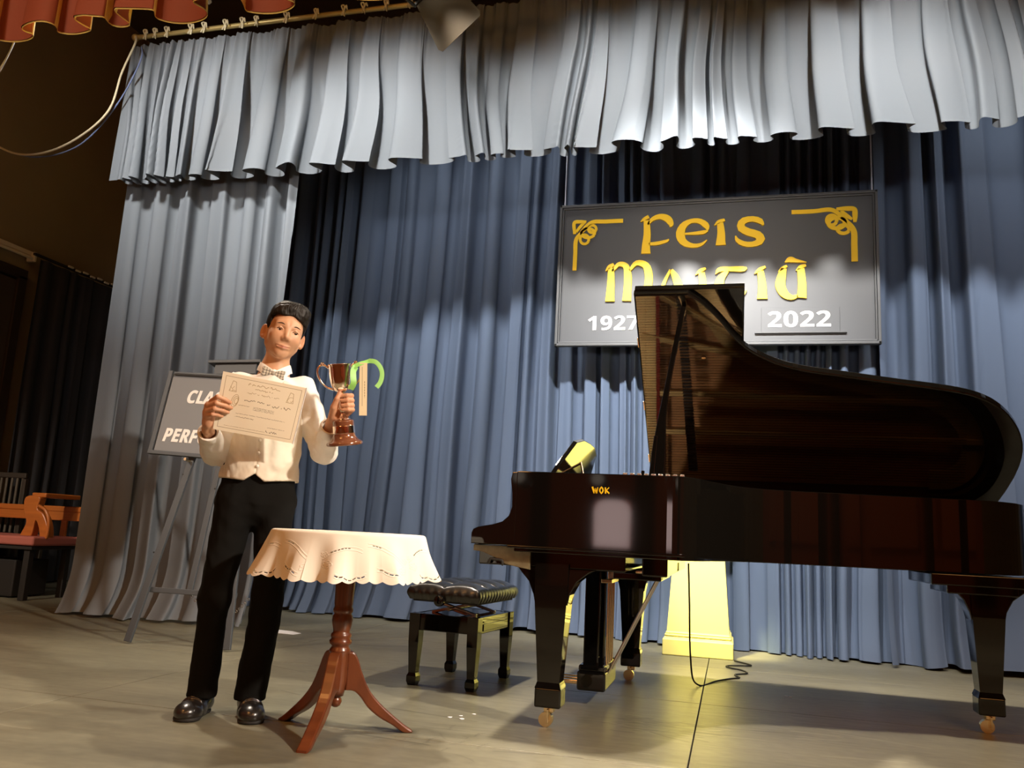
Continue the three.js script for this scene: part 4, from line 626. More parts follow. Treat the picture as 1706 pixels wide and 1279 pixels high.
// ------------------------------------------------------------------ the boy (x to the right of the picture, z towards the camera, feet at the origin)
const BOY = { at: [-1.872, 0, -2.97], turn: 0.5623, size: 1.013 };
const SHEET = { z: (y) => 0.21 + (y - 1.03) * 0.26 }; // depth of the certificate's plane at a height
{
  const t = thing('person', 'boy in cream waistcoat, bow tie and black trousers holding up a certificate and a cup', 'person', BOY.at, BOY.turn); t.scale.setScalar(BOY.size);
  // head space: origin between the ears, tilted to the right of the picture and turned a little
  const Hc = V(0.079, 1.492, -0.005), Q = new THREE.Quaternion().setFromEuler(new THREE.Euler(-0.06, 0.13, -0.17, 'ZYX')), HM = new THREE.Matrix4().compose(Hc, Q, V(1, 1, 1)), HI = HM.clone().invert().elements;
  const toHead = (x, y, z) => [HI[0] * x + HI[4] * y + HI[8] * z + HI[12], HI[1] * x + HI[5] * y + HI[9] * z + HI[13], HI[2] * x + HI[6] * y + HI[10] * z + HI[14]];
  const neck0 = [0.055, 1.325, -0.03];
  const neckTop = V(0, -0.07, -0.025).applyMatrix4(HM).toArray();
  const headF = (X, Y, Z) => {
    const [x, y, z] = toHead(X, Y, Z), a = Math.abs(x);
    let d = ell(x, y, z, [0, 0.03, -0.014], [0.0715, 0.082, 0.094]);
    d = smin(d, ell(x, y, z, [0, -0.03, 0.02], [0.0615, 0.078, 0.070]), 0.03);
    d = smin(d, cap(a, y, z, [0.050, -0.055, -0.005], [0.010, -0.099, 0.052], 0.0145, 0.0145), 0.03);
    d = smin(d, sph(x, y, z, [0, -0.103, 0.056], 0.016), 0.02);
    d = smin(d, sph(a, y, z, [0.034, -0.038, 0.058], 0.024), 0.032);
    d = smin(d, cap(a, y, z, [0.010, 0.012, 0.080], [0.038, 0.012, 0.068], 0.0075, 0.007), 0.032);
    d = smax(d, -ell(a, y, z, [0.031, -0.012, 0.092], [0.017, 0.0085, 0.012]), 0.010);
    d = smin(d, cap(x, y, z, [0, -0.004, 0.084], [0, -0.043, 0.1005], 0.0065, 0.0095), 0.014);
    d = smin(d, sph(a, y, z, [0.0105, -0.0475, 0.0905], 0.0078), 0.008);
    d = smax(d, -sph(a, y, z, [0.006, -0.0555, 0.0965], 0.0032), 0.003);
    // lids with a narrow slit
    d = smin(d, cap(a, y, z, [0.0185, -0.0135, 0.0838], [0.032, -0.0066, 0.0848], 0.0038, 0.0042), 0.004);
    d = smin(d, cap(a, y, z, [0.032, -0.0066, 0.0848], [0.0455, -0.0105, 0.0752], 0.0042, 0.0038), 0.004);
    d = smin(d, cap(a, y, z, [0.0185, -0.0175, 0.083], [0.044, -0.0195, 0.0765], 0.0034, 0.0034), 0.004);
    // lips
    d = smin(d, cap(a, y, z, [0, -0.0785, 0.0832], [0.021, -0.0755, 0.0735], 0.0034, 0.0024), 0.012);
    d = smin(d, cap(a, y, z, [0, -0.0855, 0.0812], [0.018, -0.0800, 0.0735], 0.0038, 0.0026), 0.012);
    d = smax(d, -cap(a, y, z, [0, -0.0820, 0.0878], [0.025, -0.0765, 0.0755], 0.0018, 0.0014), 0.003);
    // ears, standing out
    const ex = a - 0.078, ey = y + 0.012, ez = z + 0.012, r = 0.5, cx = ex * Math.cos(r) + ez * Math.sin(r), cz = -ex * Math.sin(r) + ez * Math.cos(r);
    let e = ell(cx, ey, cz, [0, 0, -0.004], [0.0085, 0.031, 0.0195]); e = smin(e, sph(cx, ey, cz, [0.0, -0.026, 0.006], 0.008), 0.01); e = smax(e, -ell(cx, ey, cz, [0.008, 0.003, 0.002], [0.006, 0.019, 0.011]), 0.005);
    d = smin(d, e, 0.008);
    d = smin(d, cap(X, Y, Z, neckTop, neck0, 0.046, 0.049), 0.028);
    d = smin(d, cap(X, Y, Z, neck0, [0.05, 1.25, -0.03], 0.05, 0.085), 0.05);
    return d;
  };
  const head = surface(headF, [-0.06, 1.25, -0.125], [0.20, 1.63, 0.125], 0.0028);

  // hands
  const zS = SHEET.z;
  const finger = (j, r) => (x, y, z) => { let d = 1; for (let i = 0; i + 1 < j.length; i++) d = smin(d, cap(x, y, z, j[i], j[i + 1], r[i], r[i + 1]), 0.004); return d; };
  const P = (x, y, o) => [x, y, zS(y) + o];
  const wL = [-0.163, 1.05, 0.175], eL = [-0.138, 0.985, -0.005];
  const leftFingers = [
    finger([P(-0.160, 1.150, 0.004), P(-0.139, 1.166, 0.026), P(-0.112, 1.158, 0.020), P(-0.094, 1.151, 0.010)], [0.0098, 0.0085, 0.0078, 0.0066]),
    finger([P(-0.168, 1.134, 0.006), P(-0.141, 1.142, 0.030), P(-0.109, 1.136, 0.022), P(-0.088, 1.132, 0.010)], [0.0100, 0.0088, 0.008, 0.0068]),
    finger([P(-0.171, 1.115, 0.006), P(-0.146, 1.121, 0.030), P(-0.117, 1.118, 0.021), P(-0.098, 1.115, 0.0095)], [0.0096, 0.0082, 0.0076, 0.0064]),
    finger([P(-0.170, 1.098, 0.004), P(-0.151, 1.101, 0.024), P(-0.131, 1.101, 0.018), P(-0.117, 1.099, 0.009)], [0.0085, 0.0072, 0.0066, 0.0056]),
    finger([P(-0.158, 1.085, -0.022), P(-0.138, 1.118, -0.028), P(-0.119, 1.134, -0.020), P(-0.102, 1.144, -0.0105)], [0.0125, 0.0105, 0.0088, 0.0072]),
  ];
  const handL = (x, y, z) => {
    let p = cap(x, y, z, [-0.164, 1.075, 0.20], P(-0.166, 1.135, -0.006), 0.018, 0.018); p = smin(p, cap(x, y, z, [-0.163, 1.075, 0.20], P(-0.170, 1.108, -0.004), 0.019, 0.017), 0.012); p = smin(p, cap(x, y, z, wL, [-0.164, 1.078, 0.2], 0.020, 0.0195), 0.012);
    p = smin(p, cap(x, y, z, eL, wL, 0.034, 0.021), 0.012);
    for (const f of leftFingers) p = smin(p, f(x, y, z), 0.005); return p;
  };
  const wR = [0.287, 1.118, 0.168], eR = [0.280, 1.018, 0.02], stem = (y) => 0.3165 - (y - 1.18) * 0.165;
  const Rf = (y, k) => { const s = stem(y); return finger([[s + 0.030, y + 0.004, 0.196], [s + 0.038, y + 0.002, 0.226], [s + 0.018, y - 0.002, 0.248], [s - 0.002, y - 0.004, 0.243]], [0.0105 * k, 0.0092 * k, 0.0084 * k, 0.0072 * k]); };
  const rightFingers = [Rf(1.222, 0.98), Rf(1.203, 1.02), Rf(1.184, 0.98), Rf(1.167, 0.86), finger([[0.284, 1.140, 0.198], [0.283, 1.172, 0.232], [0.291, 1.203, 0.246], [0.300, 1.229, 0.241]], [0.0165, 0.0125, 0.0095, 0.0078])];
  const handR = (x, y, z) => {
    let p = cap(x, y, z, [0.305, 1.145, 0.186], [0.338, 1.215, 0.186], 0.020, 0.014); p = smin(p, cap(x, y, z, [0.318, 1.142, 0.184], [0.352, 1.170, 0.190], 0.018, 0.013), 0.014); p = smin(p, cap(x, y, z, [0.292, 1.138, 0.19], [0.316, 1.19, 0.184], 0.021, 0.017), 0.014);
    p = smin(p, cap(x, y, z, wR, [0.298, 1.142, 0.186], 0.0215, 0.021), 0.012); p = smin(p, cap(x, y, z, eR, wR, 0.036, 0.022), 0.012);
    for (const f of rightFingers) p = smin(p, f(x, y, z), 0.005); return p;
  };
  const gL = surface(handL, [-0.205, 0.94, -0.045], [-0.065, 1.195, 0.29], 0.0029), gR = surface(handR, [0.235, 0.97, -0.03], [0.385, 1.26, 0.275], 0.0029);
  // the rest of the body under the clothes
  const sL = [-0.072, 1.262, -0.02], sR = [0.174, 1.272, -0.02], hipL = [-0.036, 0.82, -0.005], hipR = [0.114, 0.82, -0.005], kL = [-0.078, 0.43, 0.022], kR = [0.117, 0.43, 0.03], aL = [-0.090, 0.085, -0.02], aR = [0.088, 0.085, -0.01];
  const rest = (x, y, z) => {
    let d = ell(x, y, z, [0.05, 1.16, -0.02], [0.118, 0.17, 0.08]); d = smin(d, ell(x, y, z, [0.04, 0.9, -0.015], [0.105, 0.14, 0.06]), 0.08);
    for (const [a, b, c, ra, rb, rc] of [[hipL, kL, aL, 0.068, 0.046, 0.032], [hipR, kR, aR, 0.068, 0.046, 0.032], [sL, eL, eL, 0.042, 0.034, 0.034], [sR, eR, eR, 0.042, 0.034, 0.034]]) { d = smin(d, cap(x, y, z, a, b, ra, rb), 0.03); d = smin(d, cap(x, y, z, b, c, rb, rc), 0.02); }
    return d;
  };
  const trunk = surface(rest, [-0.2, 0.03, -0.15], [0.36, 1.36, 0.13], 0.012);
  const body = join([head, gL, gR, trunk]);
  { // lips and ears redder; light on the hands and mouth shade painted in
    const p = body.attributes.position, c = new Float32Array(p.count * 3);
    for (let i = 0; i < p.count; i++) {
      const X = p.getX(i), Y = p.getY(i), Z = p.getZ(i), [x, y, z] = toHead(X, Y, Z); let k = 0, q = 0;
      if (Y > 1.3 && X < 0.22) { const l = Math.hypot(x / 0.021, (y + 0.080) / 0.0085); if (z > 0.07) k = Math.max(0, 1 - l * l * 0.9); if (Math.abs(x) > 0.074) q = 0.45; if (z > 0.03) q = Math.max(q, 0.22 * Math.max(0, 1 - Math.hypot((Math.abs(x) - 0.036) / 0.024, (y + 0.038) / 0.022))); } else if (Y > 1.06) q = 0.3;  // hands tinted red: the light on them is put into the colour
      const ys = -0.0822 + 8.8 * x * x, slitShade = Y > 1.3 && z > 0.06 && Math.abs(x) < 0.024 ? Math.exp(-Math.pow((y - ys) / 0.0022, 2)) : 0; k = Math.min(1.5, k + slitShade * 0.9);  // shade between the lips painted as a dark line
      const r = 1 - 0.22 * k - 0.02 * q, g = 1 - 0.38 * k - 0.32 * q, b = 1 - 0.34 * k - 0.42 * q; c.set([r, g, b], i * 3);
    }
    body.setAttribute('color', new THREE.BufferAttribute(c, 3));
  }
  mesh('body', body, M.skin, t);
  // eyes and brows
  for (const s of [-1, 1]) {
    const e = mesh('eye', new THREE.SphereGeometry(0.0118, 24, 16).applyMatrix4(new THREE.Matrix4().makeTranslation(s * 0.0315, -0.0125, 0.0738)).applyMatrix4(HM), M.eyeWhite, t);
    mesh('iris', new THREE.SphereGeometry(0.0086, 20, 14).scale(1, 1, 0.75).applyMatrix4(new THREE.Matrix4().makeTranslation(s * 0.0315 + 0.0008, -0.0122, 0.0798)).applyMatrix4(HM), M.iris, e);
    mesh('eyebrow', tube([[s * 0.0150, 0.0070, 0.0912], [s * 0.030, 0.0125, 0.0880], [s * 0.046, 0.0100, 0.0775]], 0.0025, 20, 6).applyMatrix4(new THREE.Matrix4().makeScale(1, 1, 1)).applyMatrix4(HM), M.brow, t);
    mesh('eyelashes', tube([[s * 0.0195, -0.0128, 0.0868], [s * 0.026, -0.0092, 0.0886], [s * 0.032, -0.0080, 0.0886], [s * 0.040, -0.0094, 0.0838], [s * 0.0465, -0.0125, 0.0772]], 0.0011, 20, 6).applyMatrix4(HM), M.hair, e);
  }
  // hair: short sides, longer top swept to the right of the picture
  const hn = noise2(123);
  const hairF = (X, Y, Z) => {
    const [x, y, z] = toHead(X, Y, Z);
    let d = ell(x, y, z, [0.001, 0.036, -0.018], [0.0835, 0.092, 0.101]);
    d = smin(d, ell(x, y, z, [0.006, 0.090, 0.006], [0.070, 0.042, 0.076]), 0.02);
    d = smin(d, cap(x, y, z, [-0.046, 0.072, 0.050], [0.046, 0.078, 0.044], 0.015, 0.019), 0.05);
    d += 0.007 * (hn(x * 40 - z * 130 + y * 40, y * 40 - x * 18 + z * 14, 2) - 0.5) * Math.min(1, Math.max(0.25, (y - 0.03) / 0.05)) + 0.010 * (hn(x * 26 + 9, z * 30 + y * 24, 2) - 0.5);
    const ss = (a, b, v) => { const q = Math.min(1, Math.max(0, (v - a) / (b - a))); return q * q * (3 - 2 * q); };
    const front = 0.052 - 0.05 * x + 0.004 * Math.sin(x * 90 + 1) - 0.55 * Math.max(0, Math.abs(x) - 0.045), back = -0.026 - 0.05 * ss(-0.02, -0.075, z);
    d = smax(d, (back + (front - back) * ss(0.012, 0.042, z)) - y, 0.005);
    d = smax(d, -ell(Math.abs(x), y, z, [0.082, -0.014, -0.014], [0.014, 0.026, 0.02]), 0.004);
    return d;
  };
  mesh('hair', surface(hairF, [-0.04, 1.36, -0.14], [0.22, 1.67, 0.13], 0.0025), M.hair, t);

  // shirt
  const sn = noise2(321);
  const wr = (x, y, z, f, a) => a * (sn(x * f + z * f * 0.7, y * f * 0.8 + z * f * 0.5, 2) - 0.5);
  const torso = (x, y, z, g) => {
    const k = Math.min(1, Math.max(0, (y - 0.85) / 0.45)), cx = 0.040 + 0.011 * k, hw = 0.147 + g - 0.012 * Math.sin(k * 3.1) , hd = 0.098 + g - 0.008 * k;
    const e = Math.hypot((x - cx) / hw, (z + 0.012) / hd), d = (e - 1) * Math.min(hw, hd) * 0.9;
    const slope = 1.335 - Math.abs(x - 0.052) * 0.42 - y; // shoulder line
    return smax(smax(d, -slope * 0.9 + g, 0.06), 0.84 - y, 0.01);
  };
  const cutL = (x, y, z, k) => { const ax = wL[0] - eL[0], ay = wL[1] - eL[1], az = wL[2] - eL[2], l = Math.hypot(ax, ay, az); return ((x - eL[0]) * ax + (y - eL[1]) * ay + (z - eL[2]) * az) / l - l * k; };
  const cutR = (x, y, z, k) => { const ax = wR[0] - eR[0], ay = wR[1] - eR[1], az = wR[2] - eR[2], l = Math.hypot(ax, ay, az); return ((x - eR[0]) * ax + (y - eR[1]) * ay + (z - eR[2]) * az) / l - l * k; };
  const shirtF = (x, y, z) => {
    let d = torso(x, y, z, 0);
    d = smin(d, cap(x, y, z, sL, eL, 0.052, 0.050), 0.035); let fl = cap(x, y, z, eL, wL, 0.052, 0.036); fl = smax(fl, cutL(x, y, z, 0.92), 0.004); d = smin(d, fl, 0.02);
    d = smin(d, cap(x, y, z, sR, eR, 0.052, 0.051), 0.035); let fr = cap(x, y, z, eR, wR, 0.054, 0.037); fr = smax(fr, cutR(x, y, z, 0.86), 0.004); d = smin(d, fr, 0.02);
    const arm = (x < -0.1 || x > 0.2) ? 1 : 0.35;
    d = smax(d, Math.abs(x - 0.04) < 0.16 && y < 0.98 ? 0.925 - y : -1, 0.004);
    d += wr(x, y, z, 26, 0.010 * arm) + wr(x, y, z, 60, 0.004 * arm);
    d = smax(d, -cap(x, y, z, [0.055, 1.30, -0.02], [0.06, 1.40, -0.02], 0.047, 0.052), 0.006);
    d = Math.max(d, -Math.max(cap(x, y, z, eL, wL, 0.03, 0.0275), -cutL(x, y, z, 0.72))); d = Math.max(d, -Math.max(cap(x, y, z, eR, wR, 0.03, 0.0285), -cutR(x, y, z, 0.66)));
    return d;
  };
  const shirt = mesh('shirt', surface(shirtF, [-0.21, 0.86, -0.15], [0.36, 1.36, 0.25], 0.0045), M.shirt, t);
  { // turned-down collar with two points
    const pos = [], idx = [], N = 64, nc = [0.056, 1.325, -0.022];
    for (let i = 0; i <= N; i++) {
      const u = i / N * 2 - 1, a = u * 3.06, front = Math.pow(Math.max(0, (Math.abs(u) - 0.62) / 0.38), 1.6);
      const prof = [[0.052, 0.020], [0.0555, 0.036], [0.060, 0.038], [0.066, 0.022 - 0.006 * front], [0.071 + 0.004 * front, 0.004 - 0.028 * front]];
      for (const [r, y] of prof) { const lean = 0.02 * Math.cos(a) ; pos.push(nc[0] + r * 1.0 * Math.sin(a), nc[1] + y + lean * 0.5 - 0.030 * front, nc[2] - r * Math.cos(a) * 0.98 + 0.012 * front); }
    }
    for (let i = 0; i < N; i++) for (let k = 0; k < 4; k++) { const p = i * 5 + k; idx.push(p, p + 1, p + 5, p + 1, p + 6, p + 5); }
    const g = new THREE.BufferGeometry(); g.setAttribute('position', new THREE.Float32BufferAttribute(pos, 3)); g.setAttribute('uv', new THREE.Float32BufferAttribute(new Float32Array(pos.length / 3 * 2), 2)); g.setIndex(idx); g.computeVertexNormals();
    const m = M.shirt.clone(); m.side = THREE.DoubleSide; mesh('collar', g, m, shirt);
  }
  for (const [F, a, b, k, r] of [['cuff', eL, wL, 0.88, 0.0395], ['cuff', eR, wR, 0.82, 0.041]]) { const A = V(...a), B = V(...b), q = new THREE.Quaternion().setFromUnitVectors(V(0, 1, 0), B.clone().sub(A).normalize()); const g = lathe([[r - 0.006, -0.028], [r + 0.002, -0.026], [r + 0.001, 0.010], [r - 0.003, 0.014], [r - 0.007, 0.011]], 36); g.applyQuaternion(q); const p = A.lerp(B, k); g.translate(p.x, p.y, p.z); const m = M.shirt.clone(); m.side = THREE.DoubleSide; mesh(F, g, m, shirt); }
  // waistcoat
  const vestF = (x, y, z) => {
    let d = torso(x, y, z, 0.010) + wr(x, y, z, 16, 0.010) + wr(x + 3, y, z, 40, 0.004);
    const c = 0.019, a = Math.abs(x - c), hem = a < 0.038 ? 0.905 - 0.72 * a : 0.8776 + 0.10 * (a - 0.038);
    d = smax(d, (z > 0 ? hem : 0.885) - y, 0.003);
    const vx = x - 0.038; d = smax(d, z > -0.03 ? Math.min(0.05, (y - (1.165 + Math.abs(vx) * 2.1)) * 0.43) : -1, 0.004);
    d = smax(d, -cap(x, y, z, [sL[0] - 0.015, sL[1] + 0.01, sL[2]], [eL[0] + 0.025, 1.12, -0.01], 0.066, 0.05), 0.006); d = smax(d, -cap(x, y, z, [sR[0] + 0.016, sR[1] + 0.01, sR[2]], [0.235, 1.12, -0.01], 0.066, 0.045), 0.006);
    if (z > 0.03 && Math.abs(x - c - 0.004) < 0.0022) d += 0.0026; // the front edge
    return d;
  };
  const vest = mesh('waistcoat', surface(vestF, [-0.17, 0.86, -0.16], [0.26, 1.36, 0.13], 0.0042), M.vest, t);
  for (const y of [0.935, 0.985, 1.035]) mesh('button', new THREE.SphereGeometry(0.006, 14, 10).scale(1, 1, 0.4).translate(0.026, y, 0.0975), M.ivory, vest);
  // bow tie
  {
    const tartan = canvasTex(128, 128, (c) => { c.fillStyle = '#a79f90'; c.fillRect(0, 0, 128, 128); for (let i = 0; i < 8; i++) { c.fillStyle = i % 2 ? 'rgba(70,66,62,0.55)' : 'rgba(235,230,215,0.5)'; c.fillRect(i * 16, 0, 7, 128); c.fillRect(0, i * 16, 128, 7); } }); tartan.wrapS = tartan.wrapT = THREE.RepeatWrapping; tartan.repeat.set(22, 22);
    const mt = std({ map: tartan, roughness: 0.6 }), M4 = new THREE.Matrix4().makeRotationZ(-0.16).setPosition(0.050, 1.308, 0.066);
    const wing = (s) => { const g = extrude(spline2([[0.004 * s, 0.006], [0.018 * s, 0.014], [0.036 * s, 0.019], [0.045 * s, 0.016], [0.043 * s, 0.0], [0.045 * s, -0.016], [0.036 * s, -0.018], [0.018 * s, -0.013], [0.004 * s, -0.006]], 40, true), 0.006, 0.004); g.translate(0, 0, -0.003); g.applyMatrix4(M4); return g; };
    const bw = mesh('bow_tie', [wing(1), wing(-1)], mt, t); mesh('knot', box(0.014, 0.017, 0.016, 0, 0, 0.003, 0.005).applyMatrix4(M4), mt, bw);
  }
  // trousers
  const trF = (x, y, z) => {
    let d = 1; { const e = Math.hypot((x - 0.040) / 0.140, (z + 0.010) / 0.084); d = Math.max((e - 1) * 0.09, 0.80 - y, y - 0.945); }
    d = smin(d, ell(x, y, z, [0.038, 0.785, -0.018], [0.142, 0.10, 0.094]), 0.04);
    d = smin(d, cap(x, y, z, [-0.036, 0.80, -0.005], kL, 0.080, 0.056), 0.02); d = smin(d, cap(x, y, z, [0.110, 0.80, -0.005], kR, 0.080, 0.057), 0.02);
    d = smin(d, cap(x, y, z, kL, [-0.090, 0.05, -0.012], 0.056, 0.053), 0.02); d = smin(d, cap(x, y, z, kR, [0.090, 0.04, 0.0], 0.057, 0.058), 0.02);
    d += wr(x, y, z, 14, 0.014) + wr(x, y, z, 34, 0.004);
    return smax(d, (x < 0.0 ? 0.066 : 0.056) - y, 0.004);
  };
  mesh('trousers', surface(trF, [-0.20, 0.03, -0.17], [0.26, 0.96, 0.14], 0.006), M.trousers, t);
  // shoes
  const shoe = (hx, hz, tx, tz) => {
    const a = Math.atan2(tx - hx, tz - hz), ca = Math.cos(a), sa = Math.sin(a), L = Math.hypot(tx - hx, tz - hz);
    const f = (X, y, Z) => { const x = (X - hx) * ca - (Z - hz) * sa, z = (X - hx) * sa + (Z - hz) * ca; let d = cap(x, y * 1.25, z, [0, 0.046, 0.035], [0, 0.034, L - 0.05], 0.040, 0.041); d = smin(d, ell(x, y, z, [0, 0.028, L - 0.058], [0.046, 0.034, 0.062]), 0.02); d = smin(d, cap(x, y, z, [0, 0.05, 0.04], [0, 0.09, 0.045], 0.036, 0.036), 0.03); d = smax(d, y - 0.105, 0.01); d = smin(d, Math.max(Math.abs(z - L * 0.55) - 0.016, smax(ell(x, y, z, [0, 0.026, L * 0.5], [0.049, 0.052, 0.12]), -y, 0.01)), 0.004); return smax(d, 0.010 - y, 0.004); };
    const sole = (X, y, Z) => { const x = (X - hx) * ca - (Z - hz) * sa, z = (X - hx) * sa + (Z - hz) * ca; const q = Math.min(cap(x, 0, z, [0, 0, 0.034], [0, 0, L * 0.5], 0.036, 0.037), cap(x, 0, z, [0, 0, L * 0.5], [0, 0, L - 0.05], 0.037, 0.048)); return smax(q, Math.abs(y - 0.0078) - 0.0072, 0.004); };
    const lo = [Math.min(hx, tx) - 0.08, -0.004, Math.min(hz, tz) - 0.06], hi = [Math.max(hx, tx) + 0.08, 0.12, Math.max(hz, tz) + 0.06];
    const s = mesh('shoe', surface(f, lo, hi, 0.004), M.shoe, t); mesh('sole', surface(sole, lo, [hi[0], 0.03, hi[2]], 0.004), M.dark, s);
  };
  shoe(-0.072, -0.095, -0.142, 0.115); shoe(0.086, -0.075, 0.100, 0.17);
}

// ------------------------------------------------------------------ certificate in his hand
{
  const t = new THREE.Group(); t.name = numbered('certificate'); t.position.set(...BOY.at); t.rotation.y = BOY.turn; t.scale.setScalar(BOY.size); scene.add(t); tag(t, 'cream paper certificate held up in front of the boy', 'certificate');
  const C = [[-0.130, 1.262], [0.173, 1.231], [0.145, 1.022], [-0.145, 1.052]].map(([x, y]) => [x, y, SHEET.z(y)]);
  const art = canvasTex(1024, 724, (c, W, H) => {
    c.fillStyle = '#e6dac2'; c.fillRect(0, 0, W, H); c.strokeStyle = '#8e7d5e'; c.lineWidth = 5; c.strokeRect(46, 44, W - 92, H - 88);
    const r = rng(31); c.lineCap = 'round';
    const scribble = (x0, x1, y, h, col, w) => { c.strokeStyle = col; c.lineWidth = w; c.beginPath(); c.moveTo(x0, y); for (let x = x0; x < x1; x += h * 0.45) { if (r() < 0.12) { c.moveTo(x + h * 0.5, y); continue; } c.lineTo(x, y + (r() - 0.5) * h); } c.stroke(); };
    scribble(330, 720, 96, 26, '#a8946c', 7); scribble(420, 640, 150, 24, '#9b8861', 6); scribble(320, 740, 205, 22, '#a8946c', 5);
    scribble(300, 560, 300, 36, '#5f5138', 6); scribble(600, 900, 315, 36, '#5f5138', 6);
    for (let y = 372; y < 420; y += 16) scribble(440, 700, y, 9, '#6b5b40', 3); scribble(250, 390, 372, 8, '#7d6b4b', 3);
    scribble(240, 860, 478, 10, '#6f5f43', 3); scribble(240, 470, 520, 14, '#6f5f43', 4); scribble(660, 880, 588, 9, '#6f5f43', 3); scribble(650, 800, 640, 26, '#4f4330', 5); scribble(120, 640, 650, 6, '#9b8861', 3);
    for (const [x, y] of [[150, 150], [860, 160]]) { c.strokeStyle = '#a8946c'; c.lineWidth = 6; c.beginPath(); c.moveTo(x - 40, y + 70); c.lineTo(x - 10, y - 60); c.lineTo(x + 30, y - 50); c.lineTo(x + 46, y + 70); c.closePath(); c.stroke(); scribble(x - 30, x + 40, y + 20, 50, '#a8946c', 5); scribble(x - 30, x + 40, y + 50, 30, '#a8946c', 5); }
    c.strokeStyle = '#a8946c'; c.lineWidth = 6; for (let i = 0; i < 3; i++) { c.beginPath(); c.ellipse(200 + i * 8, 330, 40 - i * 10, 80 - i * 22, 0.2, 0, 7); c.stroke(); }
  });
  const nu = 30, nv = 20, face = (off, rev) => { const pos = [], uv = [], idx = []; for (let j = 0; j <= nv; j++) for (let i = 0; i <= nu; i++) { const u = i / nu, v = j / nv, p = [0, 1, 2].map((k) => (1 - u) * (1 - v) * C[0][k] + u * (1 - v) * C[1][k] + u * v * C[2][k] + (1 - u) * v * C[3][k]); pos.push(p[0], p[1], p[2] + off + 0.006 * Math.sin(Math.PI * u) * Math.sin(Math.PI * (v * 0.8 + 0.1)) * (u > 0.15 ? 1 : 0) * Math.min(1, (u - 0.15) * 4)); uv.push(u, 1 - v); } for (let j = 0; j < nv; j++) for (let i = 0; i < nu; i++) { const p = j * (nu + 1) + i; rev ? idx.push(p, p + 1, p + nu + 1, p + 1, p + nu + 2, p + nu + 1) : idx.push(p, p + nu + 1, p + 1, p + 1, p + nu + 1, p + nu + 2); } const g = new THREE.BufferGeometry(); g.setAttribute('position', new THREE.Float32BufferAttribute(pos, 3)); g.setAttribute('uv', new THREE.Float32BufferAttribute(uv, 2)); g.setIndex(idx); g.computeVertexNormals(); return g; };
  mesh('front', face(0.0005, false), std({ map: art, roughness: 0.7 }), t); mesh('back', face(-0.0005, true), std({ color: lin(0.75, 0.72, 0.64), roughness: 0.8 }), t);
  mesh('folded_edge', tube([[C[1][0] + 0.001, C[1][1], C[1][2]], [C[2][0] + 0.001, C[2][1], C[2][2]]], 0.0022, 10, 6), M.paper, t);
}

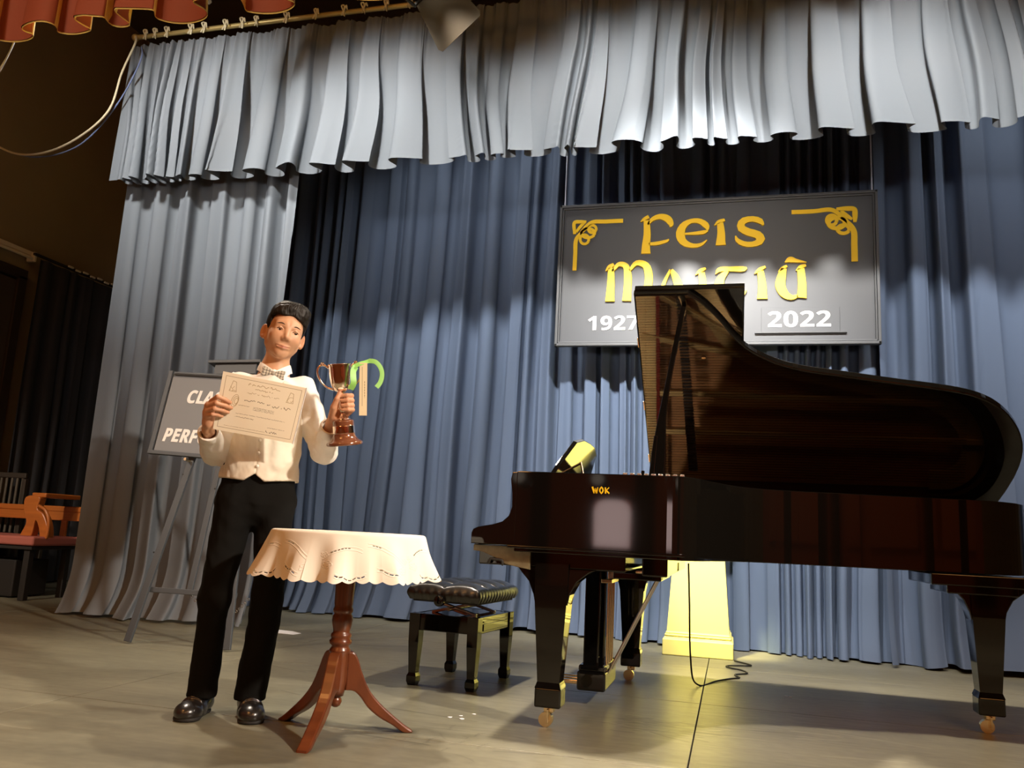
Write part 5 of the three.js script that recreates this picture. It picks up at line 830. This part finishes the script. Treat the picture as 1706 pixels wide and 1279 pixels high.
// ------------------------------------------------------------------ silver cup in his other hand
{
  const g = new THREE.Group(); g.name = numbered('trophy'); scene.add(g); tag(g, 'silver two-handled cup on a brown plinth with a green ribbon, held in the boy\'s hand', 'trophy');
  const m = new THREE.Matrix4().makeRotationY(BOY.turn).setPosition(...BOY.at).multiply(new THREE.Matrix4().makeScale(BOY.size, BOY.size, BOY.size)).multiply(new THREE.Matrix4().makeRotationFromEuler(new THREE.Euler(0.12, 0, 0.163)).setPosition(0.3405, 1.032, 0.2));
  m.decompose(g.position, g.quaternion, g.scale);
  mesh('cup', [lathe([[0.0, 0.205], [0.012, 0.207], [0.024, 0.213], [0.033, 0.226], [0.038, 0.245], [0.041, 0.27], [0.042, 0.30], [0.0445, 0.312], [0.0455, 0.315], [0.044, 0.316], [0.0405, 0.306], [0.039, 0.27], [0.033, 0.235], [0.0, 0.22]], 56)], M.silver, g);
  mesh('stem', lathe([[0, 0.098], [0.030, 0.098], [0.030, 0.102], [0.022, 0.108], [0.012, 0.118], [0.0095, 0.128], [0.015, 0.136], [0.016, 0.142], [0.010, 0.149], [0.0085, 0.165], [0.0095, 0.185], [0.014, 0.198], [0.018, 0.206], [0, 0.207]], 36), M.silver, g);
  mesh('plinth', lathe([[0, 0], [0.066, 0.0], [0.0695, 0.003], [0.0695, 0.010], [0.066, 0.014], [0.056, 0.020], [0.047, 0.030], [0.0435, 0.038], [0.042, 0.05], [0.0415, 0.090], [0.040, 0.096], [0.034, 0.099], [0, 0.099]], 56), M.plinth, g);
  mesh('plinth_band', lathe([[0.0418, 0.046], [0.0432, 0.048], [0.0432, 0.074], [0.0418, 0.076]], 48), M.silver, g);
  for (const s of [-1, 1]) mesh('handle', [tube([[s * 0.042, 0.303, 0], [s * 0.058, 0.314, 0], [s * 0.074, 0.312, 0], [s * 0.084, 0.296, 0], [s * 0.083, 0.275, 0], [s * 0.072, 0.250, 0], [s * 0.052, 0.228, 0], [s * 0.030, 0.218, 0]], 0.0038, 60, 8), tube([[s * 0.058, 0.314, 0], [s * 0.061, 0.323, 0], [s * 0.068, 0.321, 0], [s * 0.066, 0.314, 0]], 0.003, 20, 8)], M.silver, g);
  const band = (pts, w, nrm) => { const c = new THREE.CatmullRomCurve3(pts.map((p) => V(...p)), false, 'centripetal'), pos = [], uv = [], idx = [], N = 48; for (let i = 0; i <= N; i++) { const p = c.getPoint(i / N), tg = c.getTangent(i / N), sd = new THREE.Vector3().crossVectors(tg, V(...nrm)).normalize(), up = new THREE.Vector3().crossVectors(sd, tg).normalize(); for (const [a, b] of [[-1, 1], [1, 1], [1, -1], [-1, -1]]) { const q = p.clone().addScaledVector(sd, a * w / 2).addScaledVector(up, b * 0.0006); pos.push(q.x, q.y, q.z); uv.push(i / N, a); } } for (let i = 0; i < N; i++) for (let k = 0; k < 4; k++) { const a = i * 4 + k, b = i * 4 + (k + 1) % 4; idx.push(a, b, a + 4, b, b + 4, a + 4); } const q = new THREE.BufferGeometry(); q.setAttribute('position', new THREE.Float32BufferAttribute(pos, 3)); q.setAttribute('uv', new THREE.Float32BufferAttribute(uv, 2)); q.setIndex(idx); q.computeVertexNormals(); return q; };
  // ribbon tied on the right handle and the card hanging from it
  mesh('ribbon', [band([[0.032, 0.214, 0.04], [0.044, 0.236, 0.048], [0.045, 0.262, 0.046], [0.048, 0.285, 0.038], [0.060, 0.302, 0.026]], 0.024, [0.25, 0, 1]), band([[0.050, 0.300, 0.03], [0.078, 0.312, 0.022], [0.104, 0.318, 0.012], [0.120, 0.323, 0.005]], 0.02, [0, 0.7, 0.7]), band([[0.112, 0.322, 0.012], [0.138, 0.316, 0.014], [0.156, 0.292, 0.016], [0.160, 0.264, 0.018], [0.150, 0.234, 0.022], [0.134, 0.216, 0.026]], 0.018, [0.1, 0.1, 1])], M.ribbon, g);
  const card = canvasTex(64, 256, (c, W, H) => { c.fillStyle = '#e3d3ad'; c.fillRect(0, 0, W, H); c.strokeStyle = '#6d5f45'; c.lineWidth = 2.5; c.beginPath(); c.moveTo(22, 20); c.lineTo(24, 210); c.stroke(); c.lineWidth = 4; c.setLineDash([9, 4]); c.beginPath(); c.moveTo(43, 90); c.lineTo(44, 170); c.stroke(); });
  const cg = box(0.030, 0.205, 0.0012, 0, -0.1, 0, 0); mesh('card', cg.applyMatrix4(new THREE.Matrix4().makeRotationZ(-0.075).setPosition(0.090, 0.312, 0.024)), std({ map: card, roughness: 0.8 }), g);
}

scene.traverse((o) => { if (o.isMesh) o.castShadow = o.receiveShadow = true; });
renderer.render(scene, camera);
